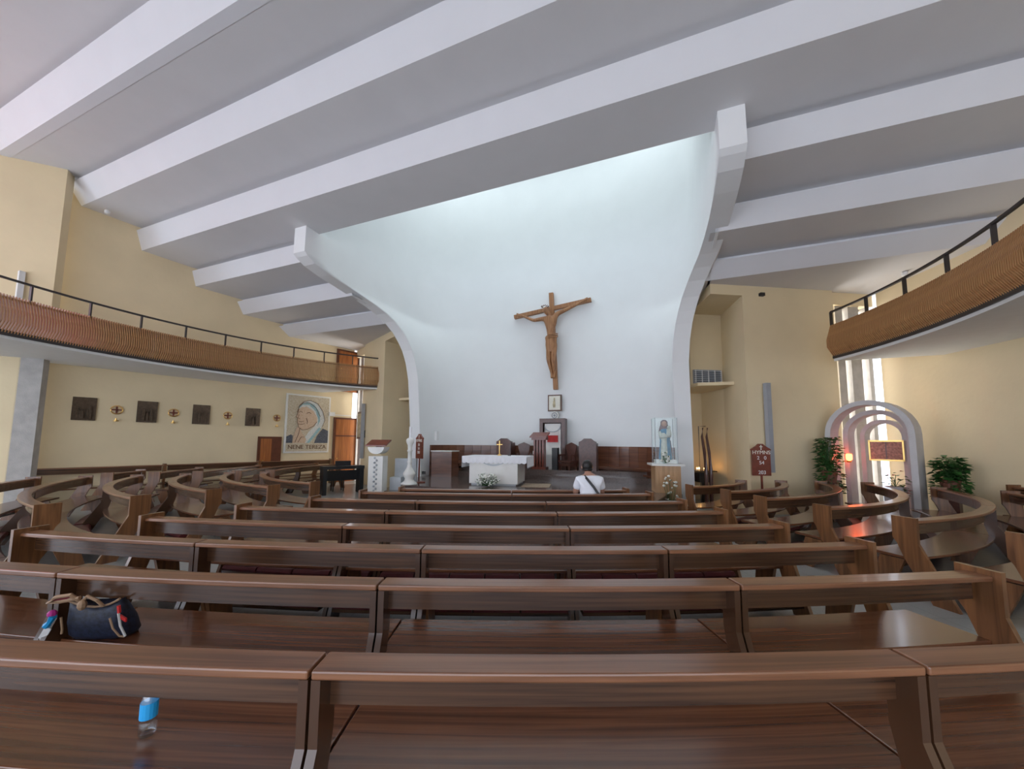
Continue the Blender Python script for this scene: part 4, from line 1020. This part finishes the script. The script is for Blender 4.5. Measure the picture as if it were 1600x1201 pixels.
M_['mblue'] = mos_mat('mosaic_blue_band', (.20, .36, .40), (.36, .50, .52)); M_['mdark'] = mos_mat('mosaic_dark_robe', (.03, .035, .05), (.12, .13, .16)); M_['mline'] = plain('mosaic_line', (.16, .09, .05), .7)
wbox('border_frame', v0 - .06, v1 + .06, .0, .06, z0 - .06, z1 + .06, 'marble', t)
wbox('mosaic_ground', v0, v1, .06, .07, z0, z1, 'mbg', t)
H_ = v1 - v0; K_ = z1 - z0
def mp(x, y, off): return W(v0 + x * H_, off, z0 + y * K_)       # x,y in 0..1 of the panel
def mpoly(nm, pts, off, mat):
    m = MB(); m.prism([mp(x, y, off) for x, y in pts], Vector(mp(0, 0, off + .006)) - Vector(mp(0, 0, off))); return m.build(nm, mat, t)
mpoly('veil', [(.22, .70), (.26, .82), (.36, .90), (.52, .93), (.70, .88), (.84, .74), (.90, .58), (.84, .45), (.70, .36), (.60, .24), (.45, .14), (.40, .22), (.52, .36), (.66, .46), (.70, .60), (.60, .74), (.42, .82)], .070, 'mveil')
mpoly('veil_band', [(.24, .76), (.34, .84), (.50, .84), (.66, .74), (.74, .58), (.72, .46), (.78, .56), (.76, .72), (.62, .86), (.44, .90), (.28, .84)], .074, 'mblue')
mpoly('veil_stripe', [(.76, .44), (.66, .34), (.52, .20), (.48, .15), (.54, .15), (.70, .30), (.82, .42)], .074, 'mblue')
mpoly('face', [(.25, .76), (.22, .66), (.19, .62), (.23, .59), (.23, .52), (.27, .43), (.36, .385), (.48, .40), (.62, .46), (.70, .54), (.70, .62), (.60, .74), (.44, .80), (.32, .80)], .078, 'mface')
mpoly('hands', [(.14, .15), (.18, .34), (.24, .44), (.30, .42), (.34, .34), (.46, .22), (.44, .15)], .078, 'mface')
mpoly('dark_sleeve', [(.0, .15), (.0, .26), (.10, .30), (.14, .28), (.14, .15)], .074, 'mdark')
mpoly('dark_robe', [(.66, .15), (.72, .28), (.86, .42), (1.0, .38), (1.0, .15)], .076, 'mdark')
m = MB()
for pl in ([(.25, .76), (.22, .66), (.19, .62), (.23, .59), (.23, .52), (.27, .43), (.36, .385), (.48, .40), (.62, .46), (.70, .54)], [(.26, .54), (.32, .53), (.38, .545)], [(.25, .70), (.30, .72), (.34, .70)], [(.44, .69), (.50, .71), (.55, .69)], [(.44, .60), (.47, .54), (.46, .50)],
           [(.26, .49), (.34, .485), (.40, .50)], [(.26, .66), (.24, .60), (.29, .58)], [(.20, .16), (.27, .30), (.30, .42)], [(.27, .16), (.34, .26), (.40, .26)], [(.24, .80), (.34, .87), (.50, .885), (.66, .80), (.78, .64)], [(.22, .70), (.26, .82), (.36, .90), (.52, .93), (.70, .88), (.84, .74), (.90, .58), (.84, .45)]):
    m.tube([mp(x, y, .088) for x, y in pl], .010, 4)
m.build('contour_lines', 'mline', t)
wbox('name_panel', v0, v1, .07, .078, z0, z0 + .15 * K_, 'mbg', t)
pa, pb = Vector(mp(0, 0, 0)), Vector(mp(1, 0, 0))
text_mesh('NENE TEREZA', .235, 'mline', t, mp(.5, .075, .083), pb - pa, depth=.006)
# doors
def door(n, va, vb, zb, zt, label_leaf, split=None):
    d = struct(wbox('door_%d' % n, va, vb, -.02, .05, zb, zt, 'doorframe'))
    wbox('door_leaf', va + .08, vb - .08 - (0.25 if n == 1 else 0), .03, .065, zb, zt - .08, 'door', d)
    if n == 1: wbox('door_reveal', vb - .33, vb - .08, .02, .055, zb, zt - .08, 'doorframe', d)
    if split: wbox('mid_rail', va + .08, vb - .08, .06, .08, split, split + .06, 'doorframe', d)
    m = MB(); m.ball(W(va + .16, .10, zb + 1.0), .03, 6); m.build('door_handle', 'gold', d)
door(1, 9.60, 10.36, 0, 1.90, '')
door(2, 12.30, 13.35, 0, 2.78, '', 1.95)
door(3, 12.30, 13.30, 3.93, 5.80, '')
t = thing('door_closer', W(12.2, .08, 2.85), 'white emergency light box over the tall wooden door', 'light box')
wbox('box', 12.05, 12.28, .03, .13, 2.82, 2.98, 'whiteplastic', t); wbox('rail', 12.28, 13.4, .03, .06, 2.86, 2.89, 'whiteplastic', t)
# pale pipe on the left rear wall above the gallery
o = boxo('wall_conduit', P(JL[0] - jd.x * .55 + .06, JL[1] - jd.y * .55 - .05, 5.25), (.10, .10, 1.5), 'whiteplastic', None, AZ); tag(o, 'short pale vertical duct on the peach wall above the gallery rail', 'duct')
# electric organ with chair
og = Vector((-5.72, 12.85, 0)); orz = atan2(.69, .80) * .95
t = thing('electric_organ', tuple(og), 'black electric organ console standing before the tall wooden door', 'organ')
def ob(nm, dx, dy, z0, z1, sx, sy, mat, parent=t):
    x, y = lp(og.x, og.y, dx, dy, orz); return boxo(nm, (x, y, (z0 + z1) / 2), (sx, sy, z1 - z0), mat, parent, orz)
ob('top', 0, 0, .82, .92, 1.30, .5, 'black'); ob('side_panel', -.58, 0, 0, .82, .12, .46, 'black'); ob('side_panel', .58, 0, 0, .82, .12, .46, 'black'); ob('modesty_panel', 0, .12, .42, .76, 1.06, .05, 'black'); ob('music_rest', .05, .15, .92, 1.08, .5, .04, 'black')
ct = thing('stool', (*lp(og.x, og.y, .05, .75, orz), 0), 'dark stool behind the black organ', 'stool')
x, y = lp(og.x, og.y, .05, .75, orz); boxo('seat', (x, y, .50), (.42, .36, .05), 'darkwood', ct, orz)
for dx in (-.17, .17):
    for dy in (-.14, .14): X, Y = lp(x, y, dx, dy, orz); boxo('leg', (X, Y, .24), (.03, .03, .48), 'darkmetal', ct, orz)

# ------------------------------------------------------------------ things on the pews
# handbag
def handbag(cx, cy, cz, rz):
    t = thing('handbag', (cx, cy, cz), 'navy monogram canvas handbag with tan trim and dangling tags on a pew seat', 'handbag')
    tilt = -.30        # leans back towards the viewer
    def q(x, y, z):
        yy = y + tilt * z
        X, Y = lp(cx, cy, x, yy, rz); return (X, Y, cz + z)
    secs = [(.0, .17, .075), (.03, .19, .085), (.12, .185, .08), (.20, .17, .06), (.265, .165, .03)]
    n = 20; v = []; f = []
    for z, hw, hd in secs:
        for k in range(n):
            a = 2 * pi * k / n; cx_ = math.copysign(abs(cos(a)) ** .5, cos(a)) * hw; sy_ = math.copysign(abs(sin(a)) ** .6, sin(a)) * hd
            sag = -.055 * (1 - (cx_ / hw) ** 2) * (z / .265) ** 2
            v.append(q(cx_, sy_, z + sag))
    for i in range(len(secs) - 1):
        for k in range(n): f.append((i * n + k, i * n + (k + 1) % n, (i + 1) * n + (k + 1) % n, (i + 1) * n + k))
    f += [tuple(range(n)), tuple(range((len(secs) - 1) * n, len(secs) * n))]
    mesh('bag_body', v, f, 'bag', t, smooth=True)
    m = MB(); m.tube([q(.165 * cos(a), -.034, .268 - .055 * sin(a) ** 2) for a in [pi * k / 10 for k in range(11)]], .007, 6)
    m.tube([q(.14, -.095, .16), q(.15, -.10, .09), q(.17, -.09, .03), q(.19, -.08, .02)], .006, 6); m.tube([q(-.15, -.095, .17), q(-.155, -.10, .09), q(-.165, -.1, .06)], .006, 6); m.build('tan_trim', 'tan', t)
    m = MB(); m.tube([q(-.06, -.04, .24), q(-.10, -.06, .31), q(-.18, -.07, .30), q(-.235, -.07, .265), q(-.17, -.06, .265), q(-.06, -.05, .285)], .012, 6); m.build('strap_loop', 'tan', t)
    m = MB(); m.prism([q(-.23, -.065, .268), q(-.15, -.06, .275), q(-.09, -.06, .296), q(-.17, -.07, .292)], (0, .004, .002)); m.build('strap_lining', 'maroon', t)
    m = MB(); m.tube([q(-.05, -.05, .26), q(.0, -.06, .30), q(.05, -.06, .27), q(.07, -.05, .225)], .010, 6); m.ball(q(-.03, -.075, .245), .024, 8, 1.4); m.build('handle', 'tan', t)
    m = MB(); m.ball(q(-.215, -.08, .19), .024, 8); m.build('pompom', 'pink', t)
    m = MB(); m.tube([q(-.20, -.09, .18), q(-.22, -.10, .14), q(-.245, -.10, .115)], [.02, .014, .02], 6); m.build('blue_charm', 'cyan', t)
    m = MB(); m.prism([q(-.25, -.105, .11), q(-.215, -.105, .095), q(-.275, -.12, .0), q(-.31, -.12, .012)], (0, .004, 0)); m.build('name_tag', 'whiteplastic', t)
    m = MB(); m.tube([q(.185, -.07, .235), q(.19, -.08, .19)], .010, 6); m.prism([q(.19, -.085, .18), q(.225, -.085, .15), q(.22, -.085, .125), q(.19, -.085, .15)], (0, .01, 0)); m.build('red_tassel', 'rednylon', t)
    m = MB(); m.tube([q(.19, -.085, .19), q(.188, -.09, .10), q(.205, -.09, .03)], .007, 5); m.build('clip_strap', 'whiteplastic', t)
handbag(-2.70, 2.64, .456, radians(3))
# water bottle on the first row
def bottle(c):
    t = thing('water_bottle', c, 'small clear plastic water bottle with a blue label on the nearest pew seat', 'bottle')
    m = MB(); m.lathe(c, [(.026, 0), (.031, .01), (.031, .06), (.029, .065), (.031, .07), (.031, .15), (.02, .18), (.012, .195), (.012, .21)], 16); m.build('bottle_body', 'petplastic', t, True)
    m = MB(); m.lathe((c[0], c[1], c[2] + .075), [(.0316, 0), (.0316, .065)], 16); m.build('label_band', 'cyan', t)
    m = MB(); m.lathe((c[0], c[1], c[2] + .205), [(.015, 0), (.015, .02)], 12); m.build('cap', 'whiteplastic', t)
bottle((-1.60, 1.78, .4545))
t = thing('hymn_book', (2.35, 3.62, .455), 'blue covered hymn book lying on a pew seat', 'book')
boxo('cover', (2.42, 3.50, .472), (.20, .15, .030), 'bookblue', t, radians(12)); boxo('pages', (2.415, 3.492, .472), (.195, .146, .022), 'paper', t, radians(12))

# ------------------------------------------------------------------ person
def person():
    X, Y = 1.40, 6.74
    t = thing('person', (X, Y, 0.455), 'person in a white T-shirt with a dark crossbody strap, sitting bowed on the front pew', 'person')
    off = wloc(t)
    def skin(name, V_, E_, Rr, mat, sub=2):
        me = bpy.data.meshes.new(name); me.from_pydata([tuple(Vector(v) - off) for v in V_], E_, [])
        o = bpy.data.objects.new(name, me); C.objects.link(o); o.parent = t
        o.modifiers.new('skin', 'SKIN').use_smooth_shade = True
        for i, sv in enumerate(me.skin_vertices[0].data): sv.radius = Rr[i] if isinstance(Rr[i], tuple) else (Rr[i], Rr[i]); sv.use_root = (i == 0)
        s = o.modifiers.new('sub', 'SUBSURF'); s.levels = 1; s.render_levels = sub
        me.materials.append(M_[mat]); return o
    # body: pelvis, spine, neck, head, arms, legs in one skin
    V_ = []; E_ = []; R_ = []
    def a(x, y, z, r): V_.append((X + x, Y + y, z)); R_.append(r); return len(V_) - 1
    pel = a(0, 0, .56, (.17, .13)); sp1 = a(0, .03, .74, (.155, .11)); sp2 = a(0, .07, .93, (.175, .12)); sp3 = a(0, .11, 1.08, (.15, .10)); nk = a(-.01, .15, 1.19, .055); hd0 = a(-.015, .18, 1.25, .07)
    E_ += [(pel, sp1), (sp1, sp2), (sp2, sp3), (sp3, nk), (nk, hd0)]
    for s in (-1, 1):
        sh = a(.185 * s, .10, 1.08, .075); el = a(.25 * s, .16, .84, .048); wr_ = a(.12 * s, .36, .93, .034); hn = a(.05 * s, .40, .96, .038)
        E_ += [(sp3, sh), (sh, el), (el, wr_), (wr_, hn)]
        for k in range(4):
            f1 = a((.035 - .012 * k) * s + .01 * s, .43, .985 - .016 * k, .011); f2 = a(.012 * s, .455 - .004 * k, .995 - .018 * k, .009); E_ += [(hn, f1), (f1, f2)]
        th1 = a(.045 * s, .37, 1.0, .012); E_.append((hn, th1))
        hp = a(.10 * s, .06, .54, .10); kn = a(.13 * s, .40, .52, .07); an = a(.13 * s, .34, .11, .045); ft = a(.13 * s, .45, .05, .042)
        E_ += [(pel, hp), (hp, kn), (kn, an), (an, ft)]
    skin('body', V_, E_, R_, 'skin')
    # shirt
    V_.clear(); E_.clear(); R_.clear()
    p0 = a(0, -.005, .60, (.195, .15)); p1 = a(0, .02, .74, (.185, .135)); p2 = a(0, .06, .93, (.205, .145)); p3 = a(0, .10, 1.075, (.17, .118)); p4 = a(-.005, .135, 1.155, (.075, .07))
    E_ += [(p0, p1), (p1, p2), (p2, p3), (p3, p4)]
    for s in (-1, 1):
        sh = a(.19 * s, .10, 1.075, .092); el = a(.238 * s, .14, .91, .068); E_ += [(p3, sh), (sh, el)]
    skin('t_shirt', list(V_), list(E_), list(R_), 'shirt')
    V_.clear(); E_.clear(); R_.clear()
    p0 = a(0, 0, .55, (.18, .14))
    for s in (-1, 1):
        hp = a(.10 * s, .06, .54, .115); kn = a(.13 * s, .40, .525, .082); an = a(.13 * s, .34, .14, .06); E_ += [(p0, hp), (hp, kn), (kn, an)]
    skin('trousers', list(V_), list(E_), list(R_), 'trousers')
    # head, ears, face
    hc = Vector((X - .018, Y + .205, 1.315))
    m = MB(); m.ball(hc, .088, 14, 1.22)
    for s in (-1, 1): m.ball((hc.x + .09 * s, hc.y + .005, hc.z - .005), .02, 6, 1.5)
    m.ball((hc.x, hc.y + .095, hc.z - .02), .016, 6, 1.3); m.build('head', 'skin', t, True)
    m = MB(); m.ball((hc.x, hc.y - .014, hc.z + .022), .096, 14, 1.12)
    for k in range(16): aa = pi + pi * k / 15; m.ball((hc.x + .07 * cos(aa), hc.y - .01 + .07 * sin(aa), hc.z - .045), .028, 6)
    m.build('hair', 'hair', t, True)
    m = MB()
    for s in (-1, 1): m.ball((hc.x + .032 * s, hc.y + .082, hc.z + .005), .010, 6)
    m.build('eyes', 'black', t)
    m = MB(); m.box((hc.x, hc.y + .083, hc.z - .055), (.04, .012, .010)); m.build('mouth', 'maroon', t)
    m = MB(); pts = [(-.10, .06, 1.165), (-.06, -.035, 1.11), (.04, -.095, .98), (.12, -.10, .86), (.19, -.06, .74), (.20, .03, .70)]
    for k in range(len(pts) - 1):
        a_, b_ = Vector((X + pts[k][0], Y + pts[k][1], pts[k][2])), Vector((X + pts[k + 1][0], Y + pts[k + 1][1], pts[k + 1][2]))
        d = Vector((.014, 0, .016)); m.add([a_ - d, a_ + d, b_ + d, b_ - d, a_ - d + Vector((0, .02, 0)), a_ + d + Vector((0, .02, 0)), b_ + d + Vector((0, .02, 0)), b_ - d + Vector((0, .02, 0))], [(0, 1, 2, 3), (4, 7, 6, 5), (0, 4, 5, 1), (3, 2, 6, 7)])
    m.build('bag_strap', 'black', t)
person()

# ------------------------------------------------------------------ small spotlights at ceiling and gallery edges
for (u, v, z, lab) in ((wl(5.4) + .5, 5.3, 8.30, 'tiny recessed spotlight in the ceiling band above the plaque wall'), (wr(11.6) - .45, 11.5, 5.87, 'tiny spotlight under the low ceiling by the slit windows'), (wr(9.2) - .5, 9.2, 3.78, 'tiny spotlight under the gallery above the chapel')):
    t = thing('spotlight', P(u, v, z), lab, 'spotlight'); m = MB(); m.lathe(P(u, v, z - .09), [(.03, 0), (.06, .02), (.06, .10)], 10); m.build('housing', 'whiteplastic', t)
